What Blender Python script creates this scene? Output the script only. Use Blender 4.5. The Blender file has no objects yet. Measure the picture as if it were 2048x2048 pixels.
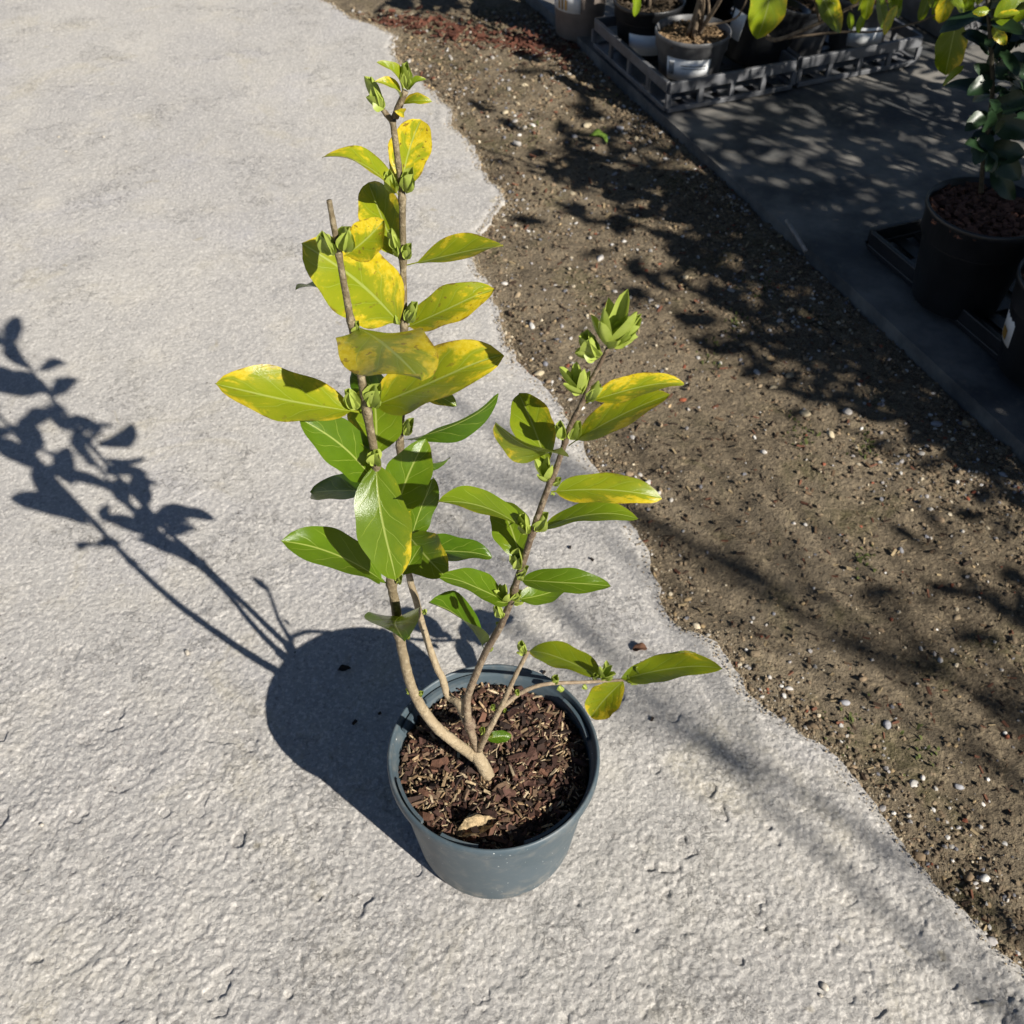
import bpy, bmesh, math, random
import numpy as np
from mathutils import Vector, Matrix, noise as mnoise

# ------------------------------------------------------------------ camera, sky, sun, exposure
scn = bpy.context.scene
CAM_H, PITCH, FPX = 1.11, math.radians(46.5), 2054.0      # metres, radians, focal length in photo pixels (2048 wide)
cam_data = bpy.data.cameras.new('camera')
cam_data.sensor_width = 36.0
cam_data.lens = 36.0 * FPX / 2048.0
cam_data.clip_start, cam_data.clip_end = 0.02, 400.0
cam_data.dof.use_dof = True
cam_data.dof.focus_distance = 0.80
cam_data.dof.aperture_fstop = 16.0
cam = bpy.data.objects.new('camera', cam_data)
scn.collection.objects.link(cam)
cam.location = (0, 0, CAM_H)
cam.rotation_euler = (math.pi / 2 - PITCH, 0, 0)
scn.camera = cam

SUN_EL, SHADOW_AZ = math.radians(33.2), math.radians(136.0)
S = Vector((-math.cos(SHADOW_AZ) * math.cos(SUN_EL), -math.sin(SHADOW_AZ) * math.cos(SUN_EL), math.sin(SUN_EL)))  # towards the sun
world = bpy.data.worlds.new('World')
scn.world = world
world.use_nodes = True
wn = world.node_tree.nodes
sky = wn.new('ShaderNodeTexSky')
sky.sky_type = 'NISHITA'
sky.sun_disc = False
sky.sun_elevation = SUN_EL
sky.air_density = 0.55
sky.dust_density = 0.4
sky.altitude = 600.0
sky.sun_rotation = math.atan2(S.x, S.y)
bgn = wn['Background']
bgn.inputs['Strength'].default_value = 0.05
world.node_tree.links.new(sky.outputs[0], bgn.inputs['Color'])
sun_data = bpy.data.lights.new('sun', 'SUN')
sun_data.energy = 5.0
sun_data.angle = math.radians(0.53)
sun_data.color = (1.0, 0.945, 0.86)
sun = bpy.data.objects.new('sun', sun_data)
scn.collection.objects.link(sun)
sun.rotation_euler = S.to_track_quat('Z', 'Y').to_euler()
sun.location = S * 6
scn.view_settings.view_transform = 'Standard'
scn.view_settings.look = 'None'
scn.view_settings.exposure = 0.68
scn.view_settings.gamma = 1.0
scn.view_settings.use_curve_mapping = False

# ------------------------------------------------------------------ helpers
COL = scn.collection
rng = random.Random(7)
nrng = np.random.default_rng(11)
CF = Vector((0, math.cos(PITCH), -math.sin(PITCH)))
CR = Vector((1, 0, 0))
CU = Vector((0, math.sin(PITCH), math.cos(PITCH)))
CO = Vector((0, 0, CAM_H))


def pray(px, py):
    return CF + CR * ((px - 1024) / FPX) - CU * ((py - 1024) / FPX)


def atz(px, py, z=0.0):            # point where a photo pixel meets the level z
    d = pray(px, py)
    return CO + d * ((z - CAM_H) / d.z)


def aty(px, py, y):                # point where a photo pixel meets the upright plane at distance y
    d = pray(px, py)
    return CO + d * (y / d.y)


def depth(p):
    return (p - CO).dot(CF)


def tag(o, label=None, cat=None, group=None, kind=None):
    if label: o['label'] = label
    if cat: o['category'] = cat
    if group: o['group'] = group
    if kind: o['kind'] = kind
    return o


def link(name, mesh, mat=None, parent=None, smooth=False):
    o = bpy.data.objects.new(name, mesh)
    COL.objects.link(o)
    if mat is not None and len(mesh.materials) == 0:
        mesh.materials.append(mat)
    if parent is not None:
        o.parent = parent
    if smooth:
        mesh.polygons.foreach_set('use_smooth', [True] * len(mesh.polygons))
    return o


def empty(name, loc=(0, 0, 0), rz=0.0):
    o = bpy.data.objects.new(name, None)
    o.empty_display_size = 0.05
    COL.objects.link(o)
    o.location = loc
    o.rotation_euler = (0, 0, rz)
    return o


def mesh_from(name, verts, faces):
    m = bpy.data.meshes.new(name)
    m.from_pydata([tuple(v) for v in verts], [], faces)
    m.update()
    return m


def bm_mesh(bm, name):
    m = bpy.data.meshes.new(name)
    bm.to_mesh(m)
    bm.free()
    return m


def tube_geo(pts, radii, n=10, cap=True, wob=0.0, r=rng):
    pts = [Vector(p) for p in pts]
    V, F = [], []
    prev = None
    for i, p in enumerate(pts):
        t = (pts[min(i + 1, len(pts) - 1)] - pts[max(i - 1, 0)]).normalized()
        if prev is None:
            a = t.orthogonal().normalized()
        else:
            a = (prev - t * prev.dot(t)).normalized()
        prev = a
        b = t.cross(a)
        for k in range(n):
            an = 2 * math.pi * k / n
            rr = radii[i] * (1 + wob * r.uniform(-1, 1))
            V.append(p + a * (math.cos(an) * rr) + b * (math.sin(an) * rr))
    for i in range(len(pts) - 1):
        for k in range(n):
            F.append((i * n + k, i * n + (k + 1) % n, (i + 1) * n + (k + 1) % n, (i + 1) * n + k))
    if cap:
        F.append(tuple(range(n - 1, -1, -1)))
        F.append(tuple((len(pts) - 1) * n + k for k in range(n)))
    return V, F


def catmull(pts, sub=6):
    pts = [Vector(p) for p in pts]
    out = []
    for i in range(len(pts) - 1):
        p0 = pts[max(i - 1, 0)]; p1 = pts[i]; p2 = pts[i + 1]; p3 = pts[min(i + 2, len(pts) - 1)]
        for k in range(sub):
            t = k / sub
            out.append(0.5 * ((2 * p1) + (p2 - p0) * t + (2 * p0 - 5 * p1 + 4 * p2 - p3) * t * t + (3 * p1 - p0 - 3 * p2 + p3) * t ** 3))
    out.append(pts[-1])
    return out


def lathe(profile, n=64, name='lathe', close=False):
    V, F = [], []
    for (r, z) in profile:
        for k in range(n):
            a = 2 * math.pi * k / n
            V.append((r * math.cos(a), r * math.sin(a), z))
    m = len(profile)
    for i in range(m - 1 if not close else m):
        j = (i + 1) % m
        for k in range(n):
            F.append((i * n + k, i * n + (k + 1) % n, j * n + (k + 1) % n, j * n + k))
    return mesh_from(name, V, F)


def disc_cap(V, F, n, i0):
    F.append(tuple(range(i0, i0 + n)))


def box_geo(V, F, c, sx, sy, sz, rot=None):
    i = len(V)
    for dz in (-1, 1):
        for dx, dy in ((-1, -1), (1, -1), (1, 1), (-1, 1)):
            p = Vector((dx * sx / 2, dy * sy / 2, dz * sz / 2))
            if rot is not None: p = rot @ p
            V.append(p + Vector(c))
    F += [(i + 3, i + 2, i + 1, i), (i + 4, i + 5, i + 6, i + 7)] + [(i + k, i + (k + 1) % 4, i + 4 + (k + 1) % 4, i + 4 + k) for k in range(4)]


def vnoise(x, y, seed=0):           # smooth value noise on numpy arrays
    xi = np.floor(x).astype(np.int64); yi = np.floor(y).astype(np.int64)
    xf = x - xi; yf = y - yi
    u = xf * xf * (3 - 2 * xf); v = yf * yf * (3 - 2 * yf)

    def h(a, b):
        n = (a * 374761393 + b * 668265263 + seed * 1442695041) & 0x7fffffff
        n = ((n ^ (n >> 13)) * 1274126177) & 0x7fffffff
        n = (n ^ (n >> 16)) & 0xffff
        return n / 65535.0
    return (h(xi, yi) * (1 - u) + h(xi + 1, yi) * u) * (1 - v) + (h(xi, yi + 1) * (1 - u) + h(xi + 1, yi + 1) * u) * v


# ------------------------------------------------------------------ materials
class NT:
    def __init__(self, name):
        self.m = bpy.data.materials.new(name)
        self.m.use_nodes = True
        self.t = self.m.node_tree
        self.n = self.t.nodes
        self.b = self.n['Principled BSDF']
        self.out = self.n['Material Output']

    def node(self, kind, **kw):
        nd = self.n.new(kind)
        for k, v in kw.items(): setattr(nd, k, v)
        return nd

    def L(self, a, b): self.t.links.new(a, b)

    def _set(self, sock, v):
        if v is None: return
        if hasattr(v, 'is_output') or hasattr(v, 'links'): self.L(v, sock)
        else: sock.default_value = v

    def math(self, op, a, b=None, c=None, clamp=False):
        nd = self.node('ShaderNodeMath', operation=op, use_clamp=clamp)
        self._set(nd.inputs[0], a); self._set(nd.inputs[1], b); self._set(nd.inputs[2], c)
        return nd.outputs[0]

    def mix(self, f, a, b, blend='MIX'):
        nd = self.node('ShaderNodeMix', data_type='RGBA', blend_type=blend)
        self._set(nd.inputs[0], f)
        for s, v in ((nd.inputs[6], a), (nd.inputs[7], b)):
            if isinstance(v, tuple): s.default_value = v if len(v) == 4 else (*v, 1)
            else: self.L(v, s)
        return nd.outputs[2]

    def noise(self, vec, scale, detail=4.0, rough=0.55, dist=0.0):
        nd = self.node('ShaderNodeTexNoise')
        if vec is not None: self.L(vec, nd.inputs['Vector'])
        nd.inputs['Scale'].default_value = scale
        nd.inputs['Detail'].default_value = detail
        nd.inputs['Roughness'].default_value = rough
        nd.inputs['Distortion'].default_value = dist
        return nd.outputs[0]

    def voronoi(self, vec, scale, feature='F1', rnd=1.0):
        nd = self.node('ShaderNodeTexVoronoi', feature=feature)
        if vec is not None: self.L(vec, nd.inputs['Vector'])
        nd.inputs['Scale'].default_value = scale
        nd.inputs['Randomness'].default_value = rnd
        return nd

    def ramp(self, f, stops):
        nd = self.node('ShaderNodeValToRGB')
        self.L(f, nd.inputs[0])
        e = nd.color_ramp.elements
        while len(e) < len(stops): e.new(0.5)
        for k, (p, c) in enumerate(stops):
            e[k].position = p
            e[k].color = (c, c, c, 1) if not isinstance(c, tuple) else (*c, 1)
        return nd.outputs[0]

    def smooth(self, v, lo, hi):
        nd = self.node('ShaderNodeMapRange', interpolation_type='SMOOTHSTEP')
        self._set(nd.inputs['Value'], v)
        nd.inputs['From Min'].default_value = lo
        nd.inputs['From Max'].default_value = hi
        return nd.outputs[0]

    def bump(self, h, strength, dist, prev=None):
        nd = self.node('ShaderNodeBump')
        nd.inputs['Strength'].default_value = strength
        nd.inputs['Distance'].default_value = dist
        self.L(h, nd.inputs['Height'])
        if prev is not None: self.L(prev, nd.inputs['Normal'])
        return nd.outputs[0]

    def objpos(self): return self.node('ShaderNodeTexCoord').outputs['Object']

    def geopos(self): return self.node('ShaderNodeNewGeometry').outputs['Position']

    def fin(self, color=None, rough=None, normal=None, spec=None):
        if color is not None:
            if isinstance(color, tuple): self.b.inputs['Base Color'].default_value = (*color, 1)
            else: self.L(color, self.b.inputs['Base Color'])
        if rough is not None: self._set(self.b.inputs['Roughness'], rough)
        if normal is not None: self.L(normal, self.b.inputs['Normal'])
        if spec is not None: self.b.inputs['Specular IOR Level'].default_value = spec
        return self.m


def mat_concrete():
    n = NT('concrete'); p = n.geopos()
    big = n.noise(p, 2.2, 5, 0.6)
    mid = n.noise(p, 9, 5, 0.65)
    fine = n.noise(p, 230, 3, 0.7)
    grain = n.noise(p, 150, 4, 0.7, 0.4)
    c = n.mix(n.smooth(big, 0.35, 0.7), (0.375, 0.361, 0.346), (0.45, 0.43, 0.395))
    c = n.mix(n.math('MULTIPLY', n.smooth(mid, 0.5, 0.75), 0.45), c, (0.54, 0.50, 0.42))
    c = n.mix(n.math('MULTIPLY', n.smooth(n.noise(p, 3.3, 3, 0.6, 0.6), 0.52, 0.70), 0.5), c, (0.40, 0.39, 0.40))
    c = n.mix(n.math('MULTIPLY', n.smooth(n.noise(p, 5.1, 5, 0.65, 0.9), 0.54, 0.70), 0.5), c, (0.44, 0.40, 0.31))
    c = n.mix(n.math('MULTIPLY', n.smooth(fine, 0.47, 0.66), 0.75), c, (0.66, 0.63, 0.58))
    c = n.mix(n.math('MULTIPLY', n.smooth(grain, 0.53, 0.68), 0.62), c, (0.22, 0.205, 0.19))
    st = n.noise(p, 16, 2, 0.5, 1.0)
    c = n.mix(n.math('MULTIPLY', n.smooth(st, 0.70, 0.78), 0.5), c, (0.30, 0.26, 0.17))
    sp = n.voronoi(p, 26).outputs['Distance']
    c = n.mix(n.math('MULTIPLY', n.smooth(sp, 0.055, 0.035), 0.7), c, (0.07, 0.062, 0.055))
    sp2 = n.voronoi(p, 41).outputs['Distance']
    c = n.mix(n.math('MULTIPLY', n.smooth(sp2, 0.075, 0.055), 0.5), c, (0.75, 0.73, 0.68))
    # granular relief: sand grains, thin flakes lifted from the skin in worn patches
    patch = n.smooth(n.noise(p, 3.0, 3, 0.6), 0.36, 0.60)
    sx = n.node('ShaderNodeSeparateXYZ'); n.L(p, sx.inputs[0])
    near = n.smooth(sx.outputs['Y'], 1.25, 0.45)
    worn = n.math('ADD', n.math('MULTIPLY', patch, 0.4), n.math('MULTIPLY', near, 0.7))
    fl = n.noise(p, 17, 9, 0.72)
    flakes = n.math('ADD', n.smooth(fl, 0.50, 0.52), n.smooth(fl, 0.60, 0.615))
    fmask = n.smooth(n.noise(p, 6.5, 3, 0.6), 0.50, 0.62)
    b = n.bump(n.math('MULTIPLY', flakes, n.math('MULTIPLY', fmask, n.math('ADD', 0.15, worn))), 1.0, 0.0026)
    g1 = n.math('SUBTRACT', 1.0, n.voronoi(p, 150).outputs['Distance'])
    g2 = n.math('SUBTRACT', 1.0, n.voronoi(p, 330).outputs['Distance'])
    lump = n.noise(p, 75, 8, 0.78)
    gr = n.math('ADD', n.math('ADD', n.math('MULTIPLY', g1, 0.42), n.math('MULTIPLY', g2, 0.16)), n.math('MULTIPLY', lump, 1.25))
    b = n.bump(n.math('MULTIPLY', gr, n.math('ADD', 0.30, n.math('MULTIPLY', worn, 0.4))), 1.0, 0.0042, b)
    return n.fin(c, 0.9, b, 0.2)


def mat_soil():
    n = NT('soil'); p = n.geopos()
    a = n.noise(p, 4, 5, 0.6)
    f = n.noise(p, 120, 5, 0.7)
    c = n.mix(n.smooth(a, 0.35, 0.68), (0.15, 0.120, 0.083), (0.26, 0.212, 0.148))
    c = n.mix(n.math('MULTIPLY', n.smooth(n.noise(p, 7, 4, 0.6, 0.5), 0.52, 0.68), 0.55), c, (0.10, 0.095, 0.035))
    c = n.mix(n.math('MULTIPLY', n.smooth(f, 0.42, 0.68), 0.7), c, (0.38, 0.305, 0.20))
    c = n.mix(n.math('MULTIPLY', n.smooth(n.noise(p, 220, 3, 0.6), 0.58, 0.7), 0.5), c, (0.03, 0.024, 0.018))
    h = n.math('ADD', n.noise(p, 70, 6, 0.72), n.math('MULTIPLY', n.noise(p, 160, 4, 0.7), 0.7))
    return n.fin(c, 0.95, n.bump(h, 1.0, 0.014), 0.12)


def mat_fabric():
    n = NT('woven_ground_cover'); p = n.objpos()
    w1 = n.node('ShaderNodeTexWave', bands_direction='X'); n.L(p, w1.inputs[0]); w1.inputs['Scale'].default_value = 90
    w2 = n.node('ShaderNodeTexWave', bands_direction='Y'); n.L(p, w2.inputs[0]); w2.inputs['Scale'].default_value = 90
    h = n.math('MULTIPLY', w1.outputs[1], w2.outputs[1])
    d = n.noise(p, 5, 5, 0.65)
    c = n.mix(n.smooth(d, 0.35, 0.7), (0.062, 0.065, 0.067), (0.24, 0.225, 0.20))
    c = n.mix(n.math('MULTIPLY', n.smooth(n.noise(p, 30, 4, 0.7), 0.55, 0.75), 0.5), c, (0.26, 0.22, 0.17))
    return n.fin(c, 0.62, n.bump(h, 0.35, 0.0008), 0.35)


def mat_simple(name, col, rough=0.6, noise_scale=40, var=0.25, bump=0.0, spec=0.4, dist=0.001):
    n = NT(name); p = n.objpos()
    f = n.noise(p, noise_scale, 4, 0.6)
    c = n.mix(n.smooth(f, 0.3, 0.7), tuple(x * (1 - var) for x in col), tuple(min(1, x * (1 + var)) for x in col))
    nm = n.bump(n.noise(p, noise_scale * 3, 4, 0.6), bump, dist) if bump else None
    return n.fin(c, rough, nm, spec)


def mat_pot():
    n = NT('slate_blue_plastic'); p = n.objpos()
    d = n.noise(p, 14, 5, 0.65)
    c = n.mix(n.smooth(d, 0.35, 0.75), (0.055, 0.080, 0.096), (0.075, 0.100, 0.117))
    sx = n.node('ShaderNodeSeparateXYZ'); n.L(p, sx.inputs[0])
    low = n.smooth(sx.outputs['Z'], 0.055, 0.0)
    dirt = n.math('MULTIPLY', n.smooth(n.noise(p, 60, 5, 0.7), 0.45, 0.7), n.math('ADD', n.math('MULTIPLY', low, 0.6), 0.2))
    c = n.mix(dirt, c, (0.30, 0.27, 0.22))
    sp = n.voronoi(p, 130).outputs['Distance']
    c = n.mix(n.math('MULTIPLY', n.math('LESS_THAN', sp, 0.10), n.smooth(n.noise(p, 25, 2), 0.5, 0.6)), c, (0.45, 0.46, 0.45))
    r = n.math('ADD', 0.36, n.math('MULTIPLY', d, 0.22))
    return n.fin(c, r, n.bump(n.noise(p, 350, 3, 0.6), 0.12, 0.0006), 0.45)


def mat_leaf(name='leaf_blade', dark=False):
    n = NT(name)
    oi = n.node('ShaderNodeObjectInfo')
    sc = n.node('ShaderNodeSeparateColor'); n.L(oi.outputs['Color'], sc.inputs[0])
    yel, seed, hue = sc.outputs[0], sc.outputs[1], sc.outputs[2]
    uv = n.node('ShaderNodeUVMap'); uv.uv_map = 'UVMap'
    s = n.node('ShaderNodeSeparateXYZ'); n.L(uv.outputs[0], s.inputs[0])
    u = s.outputs[0]
    v = n.math('MULTIPLY', n.math('SUBTRACT', s.outputs[1], 0.5), 2.0)
    av = n.math('ABSOLUTE', v)
    cb = n.node('ShaderNodeCombineXYZ')
    n.L(u, cb.inputs[0]); n.L(n.math('MULTIPLY', v, 0.28), cb.inputs[1]); n.L(n.math('MULTIPLY', seed, 37.0), cb.inputs[2])
    P = cb.outputs[0]
    # veins
    mid = n.smooth(av, 0.055, 0.015)
    lat = n.math('FRACT', n.math('ADD', n.math('SUBTRACT', n.math('MULTIPLY', u, 4.6), n.math('MULTIPLY', n.math('POWER', av, 0.8), 1.55)), n.math('MULTIPLY', n.noise(P, 4, 2), 0.7)))
    latd = n.math('ABSOLUTE', n.math('SUBTRACT', lat, 0.5))
    latv = n.math('MULTIPLY', n.smooth(latd, 0.04, 0.010), n.smooth(av, 0.95, 0.6))
    latw = n.math('MULTIPLY', n.smooth(latd, 0.30, 0.05), n.smooth(av, 1.0, 0.5))
    # yellowing creeps in from edge and tip, one side more than the other, and leaves the veins green
    big = n.noise(P, 3.2, 4, 0.6, 0.6)
    side = n.math('MULTIPLY', v, n.math('SUBTRACT', n.math('MULTIPLY', n.math('FRACT', n.math('MULTIPLY', seed, 13.7)), 2.0), 1.0))
    t = n.math('ADD', n.math('MULTIPLY', n.math('SUBTRACT', big, 0.5), 2.7), n.math('MULTIPLY', n.math('SUBTRACT', av, 0.5), 0.6))
    t = n.math('ADD', t, n.math('MULTIPLY', n.math('SUBTRACT', u, 0.5), 0.3))
    t = n.math('ADD', t, n.math('MULTIPLY', side, 0.45))
    t = n.math('ADD', t, n.math('SUBTRACT', n.math('MULTIPLY', yel, 1.8), 1.22))
    t = n.math('SUBTRACT', t, n.math('MULTIPLY', latw, 0.34))
    ym = n.smooth(n.math('ADD', t, n.math('MULTIPLY', n.math('SUBTRACT', n.noise(P, 22, 4, 0.7), 0.5), 0.9)), -0.08, 0.36)
    halo = n.smooth(t, -0.75, 0.1)
    g = n.mix(n.noise(P, 9, 3), (0.032, 0.084, 0.004), (0.070, 0.142, 0.006))
    g = n.mix(hue, g, (0.225, 0.325, 0.018))
    g = n.mix(n.math('MULTIPLY', n.smooth(yel, 0.1, 0.8), 0.85), g, (0.235, 0.275, 0.009))
    g = n.mix(n.math('MULTIPLY', halo, n.math('MULTIPLY', yel, 0.6)), g, (0.33, 0.32, 0.015))
    fineY = n.noise(P, 26, 3, 0.6)
    yc = n.mix(n.smooth(fineY, 0.35, 0.65), (0.51, 0.385, 0.010), (0.59, 0.47, 0.035))
    c = n.mix(ym, g, yc)
    # burnt edge and freckles on the yellowest leaves
    brn = n.math('MULTIPLY', n.smooth(n.math('ADD', av, n.math('MULTIPLY', n.noise(P, 14, 3), 0.5)), 1.19, 1.30), n.smooth(yel, 0.35, 0.7))
    fr = n.math('MULTIPLY', n.smooth(n.noise(P, 17, 2, 0.5), 0.645, 0.68), n.smooth(yel, 0.45, 0.85))
    c = n.mix(n.math('MULTIPLY', n.math('MAXIMUM', brn, fr), 0.75), c, (0.13, 0.06, 0.02))
    c = n.mix(n.math('MULTIPLY', latv, 0.40), c, (0.31, 0.37, 0.06))
    c = n.mix(n.math('MULTIPLY', mid, 0.75), c, (0.36, 0.41, 0.10))
    back = n.node('ShaderNodeNewGeometry').outputs['Backfacing']
    c2 = n.mix(n.math('MULTIPLY', back, 0.5), c, (0.20, 0.25, 0.09))
    hgt = n.math('ADD', n.math('MULTIPLY', n.math('MAXIMUM', n.math('ADD', n.math('MULTIPLY', latw, 0.5), n.math('MULTIPLY', latv, 0.8)), n.math('MULTIPLY', mid, 1.0)), -1.0), n.math('MULTIPLY', n.noise(P, 45, 3, 0.6), 0.35))
    nm = n.bump(hgt, 0.16, 0.0012)
    nm = n.bump(n.noise(P, 95, 4, 0.7), 0.20, 0.0008, nm)
    n.fin(c2, n.math('ADD', 0.16, n.math('MULTIPLY', n.noise(P, 8, 2), 0.14)), nm, 0.42)
    tr = n.node('ShaderNodeBsdfTranslucent')
    n.L(n.mix(0.35, c, (0.42, 0.48, 0.015)), tr.inputs['Color'])
    n.L(nm, tr.inputs['Normal'])
    mx = n.node('ShaderNodeMixShader'); mx.inputs[0].default_value = 0.28
    n.L(n.b.outputs[0], mx.inputs[1]); n.L(tr.outputs[0], mx.inputs[2])
    n.L(mx.outputs[0], n.out.inputs['Surface'])
    return n.m


def mat_shadeleaf():  # green leaf with the shade it stands in put into its colour
    n = NT('shaded_leaf_blade'); p = n.geopos()
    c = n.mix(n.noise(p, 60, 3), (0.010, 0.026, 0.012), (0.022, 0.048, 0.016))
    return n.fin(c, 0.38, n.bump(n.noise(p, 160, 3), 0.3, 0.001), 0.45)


def mat_bud():
    n = NT('bud_scale'); p = n.geopos()
    c = n.mix(n.noise(p, 220, 3), (0.27, 0.36, 0.045), (0.44, 0.50, 0.12))
    n.fin(c, 0.42, None, 0.4)
    tr = n.node('ShaderNodeBsdfTranslucent'); tr.inputs['Color'].default_value = (0.42, 0.50, 0.06, 1)
    mx = n.node('ShaderNodeMixShader'); mx.inputs[0].default_value = 0.3
    n.L(n.b.outputs[0], mx.inputs[1]); n.L(tr.outputs[0], mx.inputs[2])
    n.L(mx.outputs[0], n.out.inputs['Surface'])
    return n.m


def mat_bark():
    n = NT('stem_bark'); p = n.geopos()
    sx = n.node('ShaderNodeSeparateXYZ'); n.L(p, sx.inputs[0])
    old = n.smooth(sx.outputs['Z'], 0.52, 0.22)
    oi = n.node('ShaderNodeObjectInfo')
    sc = n.node('ShaderNodeSeparateColor'); n.L(oi.outputs['Color'], sc.inputs[0])
    base = n.mix(old, (0.135, 0.105, 0.06), (0.33, 0.26, 0.165))
    base = n.mix(sc.outputs[0], base, (0.13, 0.085, 0.065))
    f = n.noise(p, 160, 4, 0.65)
    c = n.mix(n.math('MULTIPLY', n.smooth(f, 0.45, 0.7), 0.4), base, (0.52, 0.44, 0.30))
    c = n.mix(n.math('MULTIPLY', n.smooth(n.noise(p, 70, 3, 0.6), 0.60, 0.72), 0.5), c, (0.10, 0.07, 0.04))
    return n.fin(c, 0.75, n.bump(n.math('ADD', f, n.math('MULTIPLY', n.noise(p, 420, 3, 0.7), 0.6)), 0.9, 0.0022), 0.25)


def mat_vary(name, rough=0.85, bump=0.5, dist=0.002, ns=120, spec=0.2, attr=None):
    """colour comes from the object colour, or from a colour attribute of a joined mesh"""
    n = NT(name); p = n.geopos()
    if attr:
        a = n.node('ShaderNodeAttribute'); a.attribute_name = attr; col = a.outputs['Color']
    else:
        col = n.node('ShaderNodeObjectInfo').outputs['Color']
    f = n.noise(p, ns, 4, 0.65)
    c = n.mix(n.smooth(f, 0.35, 0.7), n.mix(0.35, col, (0.02, 0.016, 0.012)), col)
    return n.fin(c, rough, n.bump(f, bump, dist), spec)


M = dict(
    concrete=mat_concrete(), soil=mat_soil(), fabric=mat_fabric(), pot=mat_pot(), leaf=mat_leaf(),
    bark=mat_bark(), bud=mat_bud(), shadeleaf=mat_shadeleaf(), stone=mat_vary('stone_surface'), gravel=mat_vary('gravel_surface', attr='tint'),
    chip=mat_vary('bark_chip_surface', 0.8, 0.6, 0.0015, 260, 0.2), litter=mat_vary('litter_surface', 0.85, 0.5, 0.001, 260, 0.2, attr='tint'),
    peat=mat_simple('peat', (0.028, 0.019, 0.013), 0.95, 60, 0.6, 1.0, 0.1, 0.004),
    tray=mat_simple('grey_tray_plastic', (0.12, 0.123, 0.13), 0.42, 25, 0.25, 0.1, 0.5),
    darkpot=mat_simple('black_pot_plastic', (0.016, 0.017, 0.019), 0.38, 20, 0.3, 0.1, 0.5),
    greypot=mat_simple('grey_pot_plastic', (0.11, 0.11, 0.112), 0.40, 20, 0.3, 0.1, 0.5),
    taupe=mat_simple('taupe_pot_plastic', (0.22, 0.185, 0.16), 0.5, 20, 0.15, 0.05, 0.4),
    paper=mat_simple('label_paper', (0.78, 0.80, 0.80), 0.45, 12, 0.05, 0.0, 0.4),
    ink=mat_simple('label_ink', (0.05, 0.05, 0.05), 0.6, 12, 0.1), gold=mat_simple('label_gold_ink', (0.30, 0.17, 0.03), 0.6, 12, 0.1),
    twig=mat_simple('twig_bark', (0.17, 0.13, 0.09), 0.8, 80, 0.4, 0.5, 0.2),
    cane=mat_simple('cane', (0.30, 0.27, 0.24), 0.6, 60, 0.3, 0.2, 0.3),
)

# ------------------------------------------------------------------ ground: concrete slab, soil strip, ground cover
K = 2048 / 1932.0
EDGE_PX = [(400, -140), (500, -70), (590, -10), (627, 7), (655, 28), (681, 40), (715, 52), (744, 66), (741, 84), (742, 98), (756, 120), (790, 150), (822, 178), (848, 203), (853, 236), (878, 262), (899, 286), (907, 319), (930, 342), (946, 359), (944, 388), (922, 420), (904, 449), (886, 480), (905, 512), (924, 540), (942, 590), (950, 630), (965, 662), (990, 700), (1038, 738), (1072, 795), (1108, 858), (1150, 930), (1200, 1000), (1230, 1075), (1255, 1150), (1288, 1185), (1340, 1203), (1380, 1250), (1410, 1300), (1450, 1340), (1540, 1400), (1600, 1450), (1640, 1500), (1700, 1590), (1760, 1660), (1830, 1735), (1880, 1785), (1932, 1830), (2010, 1890), (2120, 1960)]
edge = [atz(x * K, y * K, 0.0) for x, y in EDGE_PX]
edge = catmull(edge, 5)
edge2 = []
for i, p in enumerate(edge):
    j = 0.004 + 0.0015 * p.y
    q = p + Vector((mnoise.noise(Vector((p.x * 40, p.y * 40, 0))), mnoise.noise(Vector((p.x * 40, p.y * 40, 9))), 0)) * j * 1.6
    edge2.append(q)
edge = edge2
last = edge[-1]
outline = [Vector((-9, 14, 0)), Vector((edge[0].x - 2.0, 14, 0))] + edge + [last + Vector((0.5, -0.6, 0)), last + Vector((1.2, -4, 0)), Vector((-9, -4, 0))]
bm = bmesh.new()
top = [bm.verts.new((p.x, p.y, 0)) for p in outline]
ft = bm.faces.new(top)
if ft.normal.z < 0: ft.normal_flip()
low = [bm.verts.new((p.x, p.y, -0.05)) for p in outline]
nO = len(outline)
for i in range(nO):
    bm.faces.new((top[i], low[i], low[(i + 1) % nO], top[(i + 1) % nO]))
bmesh.ops.recalc_face_normals(bm, faces=bm.faces)
bmesh.ops.triangulate(bm, faces=[f for f in bm.faces if len(f.verts) > 4])
slab = link('concrete_pavement', bm_mesh(bm, 'concrete_pavement'), M['concrete'])
tag(slab, 'pale rough concrete paving with a wavy worn edge against the soil', kind='structure')
slab['category'] = 'pavement'

EX = np.array([p.x for p in edge]); EY = np.array([p.y for p in edge])
o_ = np.argsort(EY)
EXs, EYs = EX[o_], EY[o_]


def edge_x(y): return np.interp(y, EYs, EXs)


def fbm(x, y, f0, octs, gain, seed):
    t = np.zeros_like(x); a = 1.0; tot = 0.0
    for k in range(octs):
        t += a * (vnoise(x * f0 * 2 ** k + 13.7 * k, y * f0 * 2 ** k - 7.1 * k, seed + k) - 0.5); tot += a; a *= gain
    return t / tot


def sstep(v, a, b):
    t = np.clip((v - a) / (b - a), 0, 1)
    return t * t * (3 - 2 * t)


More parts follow.
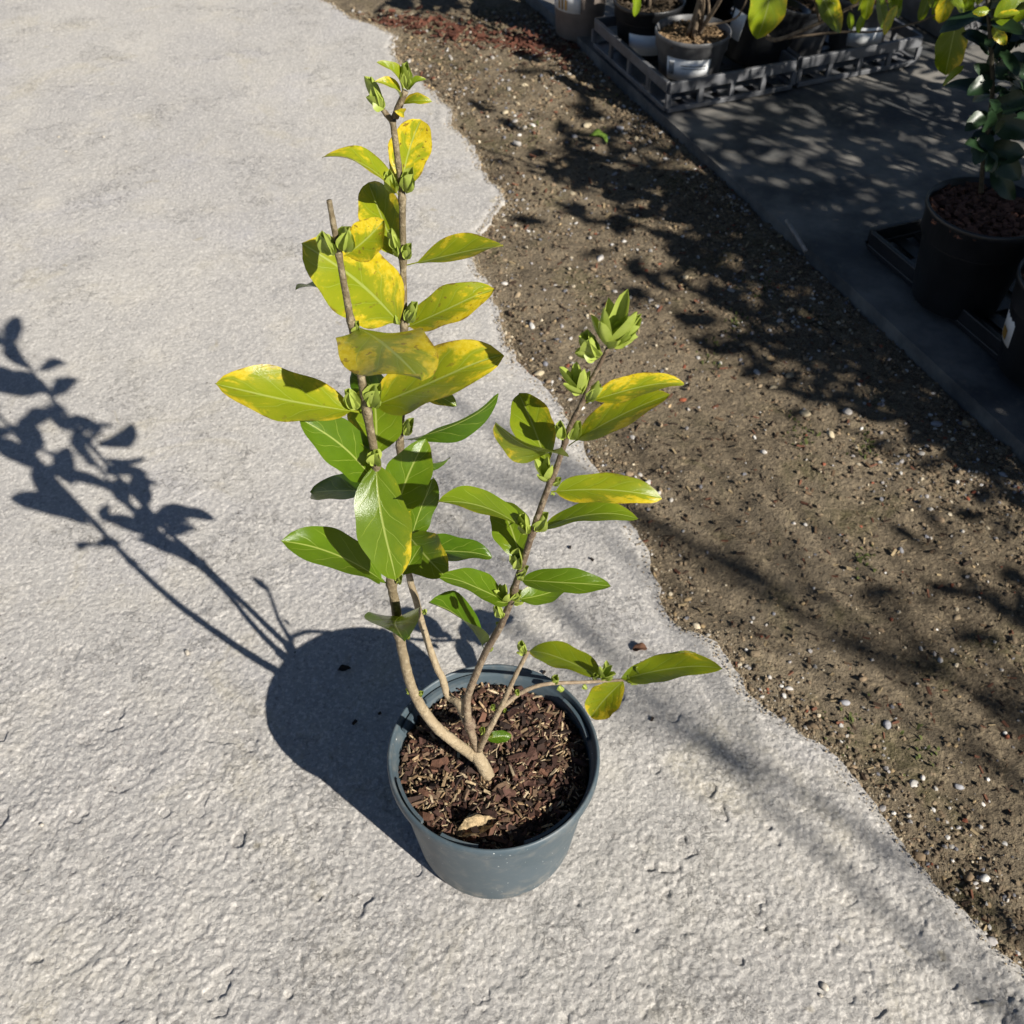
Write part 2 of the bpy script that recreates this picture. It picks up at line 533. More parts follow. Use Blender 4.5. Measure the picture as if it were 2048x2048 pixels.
def grid_mesh(name, x0, x1, y0, y1, st, hfun, keep):
    xs = np.arange(x0, x1, st); ys = np.arange(y0, y1, st)
    XX, YY = np.meshgrid(xs, ys)
    ZZ = hfun(XX, YY)
    # soft taper below the slab face round the rim, so that the relief melts into it
    ok = keep(XX, YY)
    ny, nx = XX.shape
    ix = np.arange(ny * nx).reshape(ny, nx)
    okq = ok[:-1, :-1] & ok[1:, :-1] & ok[:-1, 1:] & ok[1:, 1:]
    q = np.stack([ix[:-1, :-1], ix[:-1, 1:], ix[1:, 1:], ix[1:, :-1]], -1)[okq]
    used = np.unique(q)
    remap = np.full(ny * nx, -1, np.int64); remap[used] = np.arange(len(used))
    co = np.column_stack([XX.ravel(), YY.ravel(), ZZ.ravel()])[used]
    q = remap[q]
    m = bpy.data.meshes.new(name)
    m.vertices.add(len(co)); m.vertices.foreach_set('co', co.ravel())
    m.loops.add(q.size); m.loops.foreach_set('vertex_index', q.ravel().astype(np.int32))
    m.polygons.add(len(q)); m.polygons.foreach_set('loop_start', np.arange(0, q.size, 4, dtype=np.int32))
    m.update(calc_edges=True)
    m.polygons.foreach_set('use_smooth', [True] * len(q))
    return m


def worn_height(x, y):
    """scaled, weathered concrete skin: sand grains, lifted flakes, pits; rougher in worn patches"""
    worn = 0.26 + 0.42 * sstep(vnoise(x * 3.1, y * 3.1, 61) + .35 * vnoise(x * 11, y * 11, 64), .45, .95) + 0.50 * sstep(-y, -0.95, -0.42)
    grain = .62 * fbm(x, y, 225.0, 1, .75, 71) + .38 * fbm(x, y, 120.0, 1, .75, 74)
    lumps = fbm(x, y, 40.0, 3, .70, 81)
    fl = fbm(x, y, 22.0, 5, .62, 91)
    fm = sstep(vnoise(x * 7.3, y * 7.3, 95), .35, .65)
    flakes = (sstep(fl, .02, .035) + sstep(fl, .11, .125) + sstep(-fl, .10, .115) * -1.0) * fm
    pits = sstep(fbm(x, y, 30.0, 3, .5, 99), .245, .29)
    h = .0022 * worn * grain + .0010 * worn * lumps + .0009 * worn * flakes * (.04 + .96 * sstep(-y, -1.1, -.6)) - .0030 * pits * sstep(-y, -1.0, -.55)
    return .0022 + h


def slab_keep(m):
    return lambda x, y: x < edge_x(y) - m


for (nm, x0, x1, y0, y1, st) in (('worn_skin', -.80, .66, .26, 1.12, .0016), ('worn_skin', -1.55, .50, 1.112, 3.2, .0040)):
    def hf(x, y, x0=x0, x1=x1, y0=y0, y1=y1):
        d = np.minimum.reduce([x - x0, x1 - x, np.where(y0 > 1, 9.0, y - y0), np.where(y1 < 2, 9.0, y1 - y), edge_x(y) - x - .004])
        t = sstep(d, 0.0, .02)
        lap = sstep(-y, -1.16, -1.116) * .0005 if y0 > 1 else 0.0      # the two sheets overlap by a few millimetres
        return worn_height(x, y) * t - .0012 * (1 - t) - lap
    gm = grid_mesh(nm, x0, x1, y0, y1, st, hf, slab_keep(.004))
    link(nm, gm, M['concrete'], slab)


FA, FB = Vector((0.351, 2.306, 0)), Vector((0.805, 1.175, 0))     # ground-cover edge on the ground
FD = (FB - FA).normalized()
FN = Vector((-FD.y, FD.x, 0))                                     # to the right, onto the fabric
FANG = math.atan2(FN.y, FN.x)


def fab_x(y): return FA.x + (FA.y - y) * (FB.x - FA.x) / (FA.y - FB.y)


gx = np.arange(-1.3, 2.6, 0.009); gy = np.arange(-0.6, 4.8, 0.009)
X, Y = np.meshgrid(gx, gy)
Z = -0.0075 + 0.012 * (vnoise(X * 5, Y * 5, 1) - 0.5) + 0.007 * (vnoise(X * 18, Y * 18, 2) - 0.5) + 0.005 * (vnoise(X * 55, Y * 55, 3) - 0.5)
dE = X - edge_x(Y)
Z = np.where(dE < 0.02, np.minimum(Z, -0.003 - 0.25 * np.clip(-dE - 0.01, 0, 0.1)), Z)
Z = np.where(dE > 0.0, Z - 0.012 * sstep(vnoise(X * 4, Y * 4, 33), .45, .8) * np.clip(1 - dE / .08, 0, 1), Z)
Z = np.where(dE > 0.06, Z - 0.004, Z)
Z = Z + np.where(dE > .03, .006 * fbm(X, Y, 30.0, 3, .6, 55) + .007 * fbm(X, Y, 90.0, 1, .6, 57), 0)
dF = X - fab_x(Y)
Z = np.where(dF > -0.02, np.minimum(Z, -0.006), Z)
verts = np.column_stack([X.ravel(), Y.ravel(), Z.ravel()])
ny_, nx_ = X.shape
idx = np.arange(ny_ * nx_).reshape(ny_, nx_)
quads = np.column_stack([idx[:-1, :-1].ravel(), idx[:-1, 1:].ravel(), idx[1:, 1:].ravel(), idx[1:, :-1].ravel()])
me = bpy.data.meshes.new('soil')
me.vertices.add(len(verts)); me.vertices.foreach_set('co', verts.ravel())
me.loops.add(quads.size); me.loops.foreach_set('vertex_index', quads.ravel().astype(np.int32))
me.polygons.add(len(quads)); me.polygons.foreach_set('loop_start', np.arange(0, quads.size, 4, dtype=np.int32))
me.update(calc_edges=True)
soil = link('soil', me, M['soil'], smooth=True)
tag(soil, 'brown gravelly soil strip between the concrete and the black ground cover', kind='structure')


def soil_z(x, y):
    i = int(round((y - gy[0]) / 0.009)); j = int(round((x - gx[0]) / 0.009))
    i = min(max(i, 0), ny_ - 1); j = min(max(j, 0), nx_ - 1)
    return float(Z[i, j])


g = mesh_from('ground', [(-150, -150, -0.06), (150, -150, -0.06), (150, 150, -0.06), (-150, 150, -0.06)], [(0, 1, 2, 3)])
tag(link('ground', g, M['soil']), kind='structure')

# ground-cover fabric on a slightly raised bed, its left edge a straight upstand
V, F = [], []
FZ = 0.016
fo = empty('ground_cover')
n1, n2 = 70, 40
fl, fw = 5.4, 2.6
ORI = FA - FD * 2.2
nn = 0
fv = []
for i in range(n1 + 1):
    for j in range(n2 + 1):
        s_, w_ = i * fl / n1, (j / n2) ** 1.6 * fw
        p = ORI + FD * s_ + FN * w_
        z = FZ + 0.005 * (mnoise.noise(Vector((p.x * 3.5, p.y * 3.5, 3))) + 0.4 * mnoise.noise(Vector((p.x * 11, p.y * 11, 5)))) * min(1, w_ * 6)
        fv.append((p.x, p.y, z))
ff = [(i * (n2 + 1) + j, (i + 1) * (n2 + 1) + j, (i + 1) * (n2 + 1) + j + 1, i * (n2 + 1) + j + 1) for i in range(n1) for j in range(n2)]
b0 = len(fv)
for i in range(n1 + 1):
    p = ORI + FD * (i * fl / n1)
    fv.append((p.x, p.y, -0.03))
for i in range(n1):
    ff.append((i * (n2 + 1), b0 + i, b0 + i + 1, (i + 1) * (n2 + 1)))
bpy.data.objects.remove(fo)
fab = link('ground_cover', mesh_from('ground_cover', fv, ff), M['fabric'], smooth=False)
tag(fab, 'dark woven ground cover under the nursery pots with a straight edge', kind='structure')

# ------------------------------------------------------------------ stones and grit
PAL = [((0.52, 0.49, 0.44), 3), ((0.60, 0.52, 0.38), 3), ((0.38, 0.36, 0.35), 3), ((0.45, 0.33, 0.18), 2), ((0.30, 0.22, 0.14), 4), ((0.66, 0.64, 0.60), 2), ((0.28, 0.09, 0.05), 1), ((0.20, 0.20, 0.22), 2), ((0.22, 0.16, 0.10), 4)]
POOL = [c for c, k in PAL for _ in range(k)]


def stone_mesh(seed):
    b = bmesh.new()
    bmesh.ops.create_icosphere(b, subdivisions=2, radius=1.0)
    r = random.Random(seed)
    off = Vector((r.uniform(0, 50), r.uniform(0, 50), r.uniform(0, 50)))
    sx, sy, sz = r.uniform(0.85, 1.25), r.uniform(0.55, 0.85), r.uniform(0.35, 0.55)
    cuts = [(Vector((r.gauss(0, 1), r.gauss(0, 1), r.gauss(0, 1))).normalized(), r.uniform(0.6, 0.9)) for _ in range(6)]
    for v in b.verts:
        p = v.co.copy()
        for nrm, d in cuts:
            e = p.dot(nrm) - d
            if e > 0: p -= nrm * e
        p *= 1 + 0.22 * mnoise.noise(p * 1.8 + off)
        v.co = Vector((p.x * sx, p.y * sy, p.z * sz))
    m = bm_mesh(b, 'stone')
    m.materials.append(M['stone'])
    m.polygons.foreach_set('use_smooth', [True] * len(m.polygons))
    return m


SM = [stone_mesh(i) for i in range(8)]


def in_strip(x, y, m=0.008):
    return x > edge_x(y) + m and x < fab_x(y) - m


def visible(p, pad=30):
    d = depth(p)
    q = p - CO
    return abs(q.dot(CR) / d) * FPX < 1024 + pad and abs(q.dot(CU) / d) * FPX < 1024 + pad


def density(x, y):
    e = x - edge_x(y); f_ = fab_x(y) - x
    d = 0.09 + 0.9 * math.exp(-max(e, 0) / 0.05) * (0.45 + 0.9 * (y < 0.75)) + 0.95 * math.exp(-max(f_ - 0.06, 0) / 0.11)
    d += 0.7 * (y < 0.85) * math.exp(-max(e, 0) / 0.16)
    d *= 0.12 + 2.3 * float(vnoise(np.array([x * 6.0]), np.array([y * 6.0]), 8)[0]) ** 2
    return d


def put_stone(x, y, r, col=None):
    o = bpy.data.objects.new('stone', rng.choice(SM))
    COL.objects.link(o)
    o.parent = soil
    o.location = (x, y, soil_z(x, y) + r * rng.uniform(0.0, 0.22))
    o.scale = (r, r, r)
    o.rotation_euler = (rng.uniform(-.35, .35), rng.uniform(-.35, .35), rng.uniform(0, 6.28))
    c = col or rng.choice(POOL)
    k = rng.uniform(0.8, 1.15)
    o.color = (c[0] * k, c[1] * k, c[2] * k, 1)


WHITE, CREAM, TAN, GREY, RED = (0.56, 0.53, 0.49), (0.52, 0.44, 0.30), (0.44, 0.32, 0.18), (0.36, 0.36, 0.38), (0.33, 0.10, 0.05)
KNOWN = [(1033, 284, 12, WHITE), (1130, 322, 12, TAN), (1200, 512, 12, WHITE), (1543, 705, 12, TAN), (1550, 760, 12, CREAM), (1582, 735, 13, CREAM), (1517, 730, 10, WHITE), (1698, 813, 15, WHITE), (1664, 860, 14, CREAM), (1614, 817, 14, CREAM), (1529, 896, 9, WHITE), (1267, 864, 8, WHITE), (1563, 634, 9, WHITE), (1876, 840, 13, GREY), (1937, 836, 13, TAN), (1860, 880, 8, WHITE), (2010, 942, 11, GREY), (1367, 787, 10, RED), (1302, 595, 9, WHITE), (1314, 610, 7, GREY), (1230, 578, 8, WHITE), (1078, 741, 13, CREAM), (1282, 940, 9, WHITE), (1318, 980, 9, WHITE), (1298, 955, 8, WHITE), (1590, 1037, 6, WHITE), (1613, 1042, 6, WHITE), (1885, 1313, 8, WHITE), (1805, 1093, 7, GREY), (1691, 1402, 11, GREY), (1778, 1443, 12, GREY), (1926, 1560, 9, GREY), (1975, 1592, 9, WHITE), (1832, 1560, 13, WHITE), (1850, 1548, 9, WHITE), (1580, 1372, 8, WHITE), (1540, 1352, 7, WHITE), (1900, 1480, 8, TAN), (1960, 1760, 10, WHITE), (1985, 1800, 9, TAN), (1050, 165, 9, CREAM), (1175, 240, 11, CREAM), (1205, 225, 9, CREAM), (1150, 262, 9, GREY), (1010, 225, 9, CREAM), (1030, 240, 8, WHITE), (1230, 200, 10, TAN), (1240, 245, 9, GREY), (1035, 205, 7, CREAM), (820, 118, 10, WHITE), (1272, 268, 8, CREAM), (1268, 290, 8, WHITE), (1145, 373, 8, CREAM), (1010, 565, 7, WHITE), (1373, 545, 9, CREAM), (1412, 540, 8, TAN), (1340, 800, 7, TAN)]
nst = 0
for (x, y, r, c) in KNOWN:
    p = atz(x, y)
    if p.x > edge_x(p.y) - 0.01:
        put_stone(p.x, p.y, r * depth(p) / FPX, c); nst += 1
tries = 0
while nst < 298 and tries < 60000:
    tries += 1
    y = 0.3 + 2.6 * rng.random() ** 1.2
    x = rng.uniform(-0.4, 1.0)
    if not in_strip(x, y): continue
    if not visible(Vector((x, y, 0)), 10) or rng.random() > density(x, y): continue
    put_stone(x, y, rng.uniform(0.0036, 0.0085), None if rng.random() < .45 else rng.choice([(0.30, 0.22, 0.14), (0.22, 0.17, 0.11), (0.36, 0.28, 0.18)])); nst += 1


def join_bits(name, items, mat, parent, smooth=False):
    """items: (verts (n,3) array, faces list, colour); joined into one mesh with a 'tint' colour attribute"""
    VV, FF, CC = [], [], []
    o = 0
    for v, f, c in items:
        VV.append(v); CC += [c] * len(v)
        FF += [tuple(i + o for i in q) for q in f]
        o += len(v)
    VV = np.concatenate(VV)
    m = bpy.data.meshes.new(name)
    m.from_pydata(VV.tolist(), [], FF)
    a = m.color_attributes.new('tint', 'FLOAT_COLOR', 'POINT')
    a.data.foreach_set('color', np.array([(*c, 1.0) for c in CC], dtype=np.float32).ravel())
    m.update()
    ob = link(name, m, mat, parent, smooth)
    ob['kind'] = 'stuff'
    return ob


def rotm(r):
    return np.array(Matrix.Rotation(r.uniform(0, 6.28), 3, 'Z') @ Matrix.Rotation(r.uniform(-.6, .6), 3, 'X') @ Matrix.Rotation(r.uniform(-.6, .6), 3, 'Y'))


b = bmesh.new(); bmesh.ops.create_icosphere(b, subdivisions=1, radius=1.0)
ICO_V = np.array([v.co[:] for v in b.verts]); ICO_F = [tuple(v.index for v in f.verts) for f in b.faces]; b.free()
OCT_V = np.array([(1, 0, 0), (-1, 0, 0), (0, 1, 0), (0, -1, 0), (0, 0, .7), (0, 0, -.7)], float)
OCT_F = [(0, 2, 4), (2, 1, 4), (1, 3, 4), (3, 0, 4), (2, 0, 5), (1, 2, 5), (3, 1, 5), (0, 3, 5)]
BOX_V = np.array([(x, y, z) for z in (-.5, .5) for x, y in ((-.5, -.5), (.5, -.5), (.5, .5), (-.5, .5))], float)
BOX_F = [(3, 2, 1, 0), (4, 5, 6, 7), (0, 1, 5, 4), (1, 2, 6, 5), (2, 3, 7, 6), (3, 0, 4, 7)]

items = []
tries = 0
while len(items) < 15000 and tries < 350000:
    tries += 1
    y = 0.25 + 2.75 * rng.random() ** 1.35
    x = rng.uniform(-0.45, 1.0)
    if not in_strip(x, y, -0.006): continue
    if not visible(Vector((x, y, 0))) or rng.random() > density(x, y) + 0.12: continue
    r = rng.choice((0.0011, 0.0015, 0.002, 0.0027, 0.0040)) * (0.8 + 0.25 * y)
    vv = ICO_V * nrng.uniform(0.65, 1.25, ICO_V.shape) * np.array([1, .8, .6])
    vv = (vv @ rotm(rng).T) * r + np.array([x, y, soil_z(x, y) + r * 0.25])
    c = rng.choice(POOL) if rng.random() < .3 else rng.choice([(0.24, 0.18, 0.115), (0.19, 0.145, 0.095), (0.29, 0.22, 0.14), (0.14, 0.105, 0.07)]); k = rng.uniform(0.6, 1.1)
    items.append((vv, ICO_F, tuple(a * k for a in c)))
for _ in range(5600):                                  # sand drifted over the worn slab edge
    q = rng.choice(edge)
    if not visible(q, 60): continue
    sp_ = .006 + .030 * max(0, mnoise.noise(Vector((q.x * 9, q.y * 9, 4))))
    p = q + Vector((rng.gauss(.004, sp_), rng.gauss(.003, sp_), 0))
    r = rng.uniform(0.0007, 0.0018) * (0.8 + 0.25 * p.y)
    vv = OCT_V * nrng.uniform(0.7, 1.25, OCT_V.shape) @ rotm(rng).T * r + np.array([p.x, p.y, max(soil_z(p.x, p.y), 0.0015 if p.x < edge_x(p.y) else -.02) + r * .2])
    k = rng.uniform(.6, 1.15)
    items.append((vv, OCT_F, rng.choice([(0.46 * k, 0.37 * k, 0.25 * k), (0.38 * k, 0.30 * k, 0.20 * k), (0.50 * k, 0.44 * k, 0.34 * k)])))
join_bits('gravel', items, M['gravel'], soil)
items = []
tries = 0
while len(items) < 1700 and tries < 100000:          # bits of bark, straw and rootlets lying on the soil
    tries += 1
    y = 0.25 + 2.75 * rng.random() ** 1.3
    x = rng.uniform(-0.45, 1.0)
    if not in_strip(x, y, 0.0): continue
    if not visible(Vector((x, y, 0))): continue
    ln = rng.uniform(0.003, 0.012) * (0.8 + 0.3 * y); wd = ln * rng.uniform(0.08, 0.35)
    vv = BOX_V * np.array([ln, wd, wd * 0.5])
    vv = vv @ rotm(rng).T + np.array([x, y, soil_z(x, y) + wd * 0.4])
    c = rng.choice([(0.07, 0.045, 0.03), (0.13, 0.085, 0.05), (0.34, 0.26, 0.15), (0.05, 0.035, 0.025), (0.17, 0.075, 0.045)])
    items.append((vv, BOX_F, c))
# a drift of red bark mulch spilled at the far end of the strip
for _ in range(420):
    a = rng.random()
    p = atz(760 + a * 380 + rng.gauss(0, 25), 30 + a * 65 + rng.gauss(0, 14))
    ln = rng.uniform(0.008, 0.022); wd = ln * rng.uniform(0.25, 0.6)
    if p.x < edge_x(p.y) + .05: continue
    vv = BOX_V * np.array([ln, wd, wd * 0.4])
    vv = vv @ rotm(rng).T + np.array([p.x, p.y, soil_z(p.x, p.y) + rng.uniform(0, .008)])
    k = rng.uniform(.6, 1.2)
    items.append((vv, BOX_F, (0.13 * k, 0.05 * k, 0.032 * k)))
join_bits('soil_litter', items, M['litter'], soil)
# low moss and seedlings in the soil
items = []
for (cx, cy, sp, nb) in [(1735, 880, 14, 40), (1480, 640, 16, 40), (1430, 690, 20, 36), (1520, 560, 20, 30), (1735, 1120, 14, 25), (1600, 860, 22, 40), (1240, 190, 22, 40), (1060, 250, 18, 30), (1850, 1500, 30, 20), (1700, 1440, 26, 20)]:
    for _ in range(nb):
        p = atz(cx + rng.gauss(0, sp), cy + rng.gauss(0, sp))
        if not in_strip(p.x, p.y): continue
        h = rng.uniform(0.0015, 0.005); an = rng.uniform(0, 6.28); w = 0.0016
        d = Vector((math.cos(an), math.sin(an), 0)); t = d.cross(Vector((0, 0, 1)))
        z = soil_z(p.x, p.y)
        q = Vector((p.x, p.y, z))
        vv = np.array([(q + t * w)[:], (q - t * w)[:], (q + d * h * .5 - t * w * 1.2 + Vector((0, 0, h)))[:], (q + d * h * .5 + t * w * 1.2 + Vector((0, 0, h)))[:], (q + d * h * 1.3 + Vector((0, 0, h * 1.2)))[:]])
        k = rng.uniform(.6, 1.3)
        items.append((vv, [(0, 1, 2, 3), (3, 2, 4)], (0.09 * k, 0.11 * k, 0.03 * k)))
join_bits('moss', items, M['litter'], soil)

# ------------------------------------------------------------------ leaves
LEAF_CACHE = {}


def leaf_geo(L, W, fold=0.16, arch=0.05, wave=0.05, nu=16, nv=4, pet=0.07, r=rng, shape=0.0, curl=0.0):
    """a leaf lying along +X, width along Y, upper face +Z"""
    V, UV, F = [], [], []
    ph = r.uniform(0, 6.28); ph2 = r.uniform(0, 6.28)
    bend = r.uniform(-0.06, 0.06)
    twist = r.uniform(-0.45, 0.45) if nu > 8 else 0.0
    tipd = r.uniform(0.0, 0.10) if nu > 8 else 0.0
    for i in range(nu + 1):
        u = i / nu
        if u < pet:
            w = 0.05
        else:
            t = (u - pet) / (1 - pet)
            a, b = 0.54 + shape, 0.66 - shape * 0.5
            w = (t ** a) * ((1 - t) ** b) / ((a / (a + b)) ** a * (b / (a + b)) ** b)
            w = max(w, 0.05 * (1 - t) + 0.004)
        for j in range(-nv, nv + 1):
            v = j / nv
            hw = W * 0.5 * w
            y = v * hw * (1 + 0.05 * math.sin(u * 17 + ph + (1.7 if v > 0 else 0)) * abs(v))
            z = fold * abs(v) * hw * 2 * (0.6 + 0.4 * abs(v)) - 0.10 * fold * hw
            z += arch * L * 4 * u * (1 - u)
            z += wave * W * 0.5 * (abs(v) ** 1.5) * math.sin(u * 9 + ph2 + (0 if v > 0 else 2.1)) * (1 if u > pet else 0)
            tw = twist * (u - 0.45)
            y, z = y * math.cos(tw) - z * math.sin(tw), y * math.sin(tw) + z * math.cos(tw)
            z -= tipd * L * max(0, u - 0.7) ** 2 * 8.0
            V.append(Vector((u * L, y + bend * L * math.sin(math.pi * u), z)))
            UV.append((u, 0.5 + v * 0.5))
    m = 2 * nv + 1
    for i in range(nu):
        for j in range(2 * nv):
            F.append((i * m + j, (i + 1) * m + j, (i + 1) * m + j + 1, i * m + j + 1))
    return V, UV, F


def leaf_mesh(V, UV, F, name='leaf', mat='leaf'):
    me = mesh_from(name, V, F)
    uvl = me.uv_layers.new(name='UVMap')
    for lp in me.loops:
        uvl.data[lp.index].uv = UV[lp.vertex_index]
    me.polygons.foreach_set('use_smooth', [True] * len(me.polygons))
    me.materials.append(M[mat])
    return me


def frame(base, tip, w_app, sign=1, ratio=0.42, roll=None):
    """axis frame for a leaf; turned towards the sky from facing the lens so that it shows width w_app (m)"""
    ax = (tip - base); L = ax.length; ax = ax.normalized()
    midp = (base + tip) / 2
    view = (CO - midp).normalized()
    N = (view - ax * view.dot(ax)).normalized()
    W = max(ratio * L, w_app)
    if roll is None:
        roll = math.acos(max(0.05, min(1, w_app / W)))
    else:
        roll = math.radians(roll)
    up = Vector((0, 0, 1)) - ax * ax.z
    sgn = 1 if ax.dot(N.cross(up)) >= 0 else -1
    N = Matrix.Rotation(roll * sgn * sign, 3, ax) @ N
    Yd = N.cross(ax)
    return ax, Yd, N, L, W


def add_leaf(parent, b, t, yb, dy, w, yel=0.3, hue=0.2, fold=0.16, arch=0.05, sign=1, ratio=0.42, pet=0.07, wave=0.09, shape=0.0, roll=None, seed=None, name='leaf', flat=False):
    base = aty(b[0], b[1], yb); tip = aty(t[0], t[1], yb + dy)
    wm = w * depth((base + tip) / 2) / FPX
    ax, Yd, N, L, W = frame(base, tip, wm, sign, ratio, roll)
    if flat:
        N = (Vector((0, 0, 1)) - ax * ax.z).normalized(); Yd = N.cross(ax); W = wm
    V, UV, F = leaf_geo(L, W, fold, arch, wave, pet=pet, shape=shape, nu=22, nv=5)
    me = leaf_mesh(V, UV, F)
    o = link(name, me, None, parent)
    R = Matrix((ax, Yd, N)).transposed().to_4x4()
    o.matrix_world = Matrix.Translation(base - parent.matrix_world.translation) @ R
    o.color = (yel, rng.random() if seed is None else seed, hue, 1)
    return o


# ------------------------------------------------------------------ the potted shrub in front
PX, PY, PH = -0.019, 0.551, 0.17
pot = empty('plant_pot', (PX, PY, 0.001))
tag(pot, 'slate blue round plastic pot filled with bark mulch on the concrete', 'plant pot')
prof = [(0.0, 0.002), (0.080, 0.002), (0.0865, 0.006), (0.089, 0.014), (0.094, 0.06), (0.0995, 0.11), (0.1035, 0.146), (0.1045, 0.152),
        (0.1085, 0.1535), (0.110, 0.157), (0.110, 0.166), (0.1088, 0.1695), (0.1068, 0.170), (0.1056, 0.1675), (0.1050, 0.160), (0.1030, 0.157), (0.1015, 0.1555),
        (0.099, 0.128), (0.095, 0.10)]
link('pot_body', lathe(prof, 96, 'pot_body'), M['pot'], pot, True)


def arc_strip(a0, a1, r0, r1, z0, z1, n=18):
    V, F = [], []
    for k in range(n + 1):
        a = a0 + (a1 - a0) * k / n
        for (r, z) in ((r0, z0), (r1, z0), (r1, z1), (r0, z1)):
            V.append((r * math.cos(a), r * math.sin(a), z))
    for k in range(n):
        for q in range(4):
            F.append((k * 4 + q, k * 4 + (q + 1) % 4, (k + 1) * 4 + (q + 1) % 4, (k + 1) * 4 + q))
    F.append((0, 1, 2, 3)); F.append((n * 4 + 3, n * 4 + 2, n * 4 + 1, n * 4))
    return V, F


for (a0, a1) in ((-72, -40), (12, 42), (100, 138), (150, 162), (196, 226), (240, 262)):
    V, F = arc_strip(math.radians(a0), math.radians(a1), 0.0992, 0.1026, 0.1545, 0.1625)
    link('rim_clip', mesh_from('rim_clip', V, F), M['pot'], pot)
# peat surface
V, F = [], []
nr, na = 14, 60
for i in range(nr + 1):
    for k in range(na):
        r = 0.0985 * i / nr; a = 2 * math.pi * k / na
        x, y = r * math.cos(a), r * math.sin(a)
        z = 0.144 + 0.006 * mnoise.noise(Vector((x * 30, y * 30, 1))) + 0.003 * mnoise.noise(Vector((x * 110, y * 110, 2))) - 0.004 * (i / nr) ** 4
        V.append((x, y, z))
for i in range(nr):
    for k in range(na):
        F.append((i * na + k, (i + 1) * na + k, (i + 1) * na + (k + 1) % na, i * na + (k + 1) % na))
peat = link('potting_mix', mesh_from('potting_mix', V, F), M['peat'], pot, True)


def peat_z(x, y):
    r = math.hypot(x, y) / 0.0985
    return 0.144 + 0.006 * mnoise.noise(Vector((x * 30, y * 30, 1))) + 0.003 * mnoise.noise(Vector((x * 110, y * 110, 2))) - 0.004 * r ** 4


def chip_mesh(seed):
    r = random.Random(seed)
    b = bmesh.new()
    bmesh.ops.create_cube(b, size=1.0)
    bmesh.ops.subdivide_edges(b, edges=[e for e in b.edges if abs((e.verts[0].co - e.verts[1].co).x) > .5], cuts=1)
    for v in b.verts:
        k = 1 - 0.45 * abs(v.co.x) * r.random()
        v.co = Vector((v.co.x + r.uniform(-.1, .1), v.co.y * k + r.uniform(-.14, .14), v.co.z * k + r.uniform(-.25, .25) + (0.3 if abs(v.co.x) < .2 else 0)))
    m = bm_mesh(b, 'bark_chip')
    m.materials.append(M['chip'])
    return m


CM = [chip_mesh(40 + i) for i in range(8)]
BARK = [(0.095, 0.048, 0.036), (0.065, 0.034, 0.026), (0.13, 0.068, 0.05), (0.045, 0.026, 0.02), (0.15, 0.075, 0.048), (0.035, 0.022, 0.018), (0.17, 0.11, 0.07)]
STRAW = [(0.52, 0.40, 0.24), (0.40, 0.28, 0.16), (0.62, 0.49, 0.32), (0.28, 0.19, 0.105)]
for i in range(296):
    r = 0.096 * math.sqrt(rng.random()); a = rng.uniform(0, 6.28)
    x, y = r * math.cos(a), r * math.sin(a)
    o = bpy.data.objects.new('bark_chip', rng.choice(CM))
    COL.objects.link(o); o.parent = peat
    straw = rng.random() < (0.36 + 0.14 * (y < -.02))
    if straw:
        ln = rng.uniform(0.007, 0.017); o.scale = (ln, rng.uniform(.0015, .0030), rng.uniform(.0008, .0015)); c = rng.choice(STRAW)
    else:
        ln = rng.uniform(0.008, 0.020); o.scale = (ln, ln * rng.uniform(.22, .5), rng.uniform(.0018, .0035)); c = rng.choice(BARK)
    k = rng.uniform(.7, 1.25)
    o.color = (c[0] * k, c[1] * k, c[2] * k, 1)
    o.location = (x, y, peat_z(x, y) + rng.uniform(0.001, 0.0075))
    o.rotation_euler = (rng.gauss(0, .38), rng.gauss(0, .32), rng.uniform(0, 6.28))
items = []
for i in range(3400):
    r = 0.0975 * math.sqrt(rng.random()); a = rng.uniform(0, 6.28)
    x, y = r * math.cos(a), r * math.sin(a)
    straw = rng.random() < 0.26 + 0.2 * float(vnoise(np.array([x * 40]), np.array([y * 40]), 4)[0])
    if straw:
        sc = (rng.uniform(.003, .009), rng.uniform(.0006, .0014), rng.uniform(.0005, .001)); c = rng.choice(STRAW)
    else:
        l_ = rng.uniform(.003, .009); sc = (l_, l_ * rng.uniform(.25, .6), l_ * .22); c = rng.choice(BARK)
    k = rng.uniform(.6, 1.2)
    vv = (BOX_V + nrng.uniform(-.15, .15, BOX_V.shape)) * np.array(sc)
    vv = vv @ rotm(rng).T + np.array([x, y, peat_z(x, y) + rng.uniform(0, .0065)])
    items.append((vv, BOX_F, tuple(q * k for q in c)))
join_bits('bark_litter', items, M['litter'], peat)

shrub = empty('evergreen_shrub', (0, 0, 0))
tag(shrub, 'young shrub with yellowing oval leaves growing in the slate blue pot', 'shrub')


def stem(pts, r0, r1, name='stem', dark=0.0, n=10, sub=6, nodes=()):
    P = [aty(x, y, yy) for (x, y, yy) in pts]
    C = catmull(P, sub)
    m = len(C)
    rad = [r0 + (r1 - r0) * (i / (m - 1)) for i in range(m)]
    for nd in nodes:                       # swollen leaf nodes
        q = aty(*nd)
        k = min(range(m), key=lambda i: (C[i] - q).length)
        rad[k] *= 1.3
    V, F = tube_geo(C, rad, n, True, 0.07)
    o = link(name, mesh_from(name, V, F), M['bark'], shrub, True)
    o.color = (dark, 0, 0, 1)
    return o


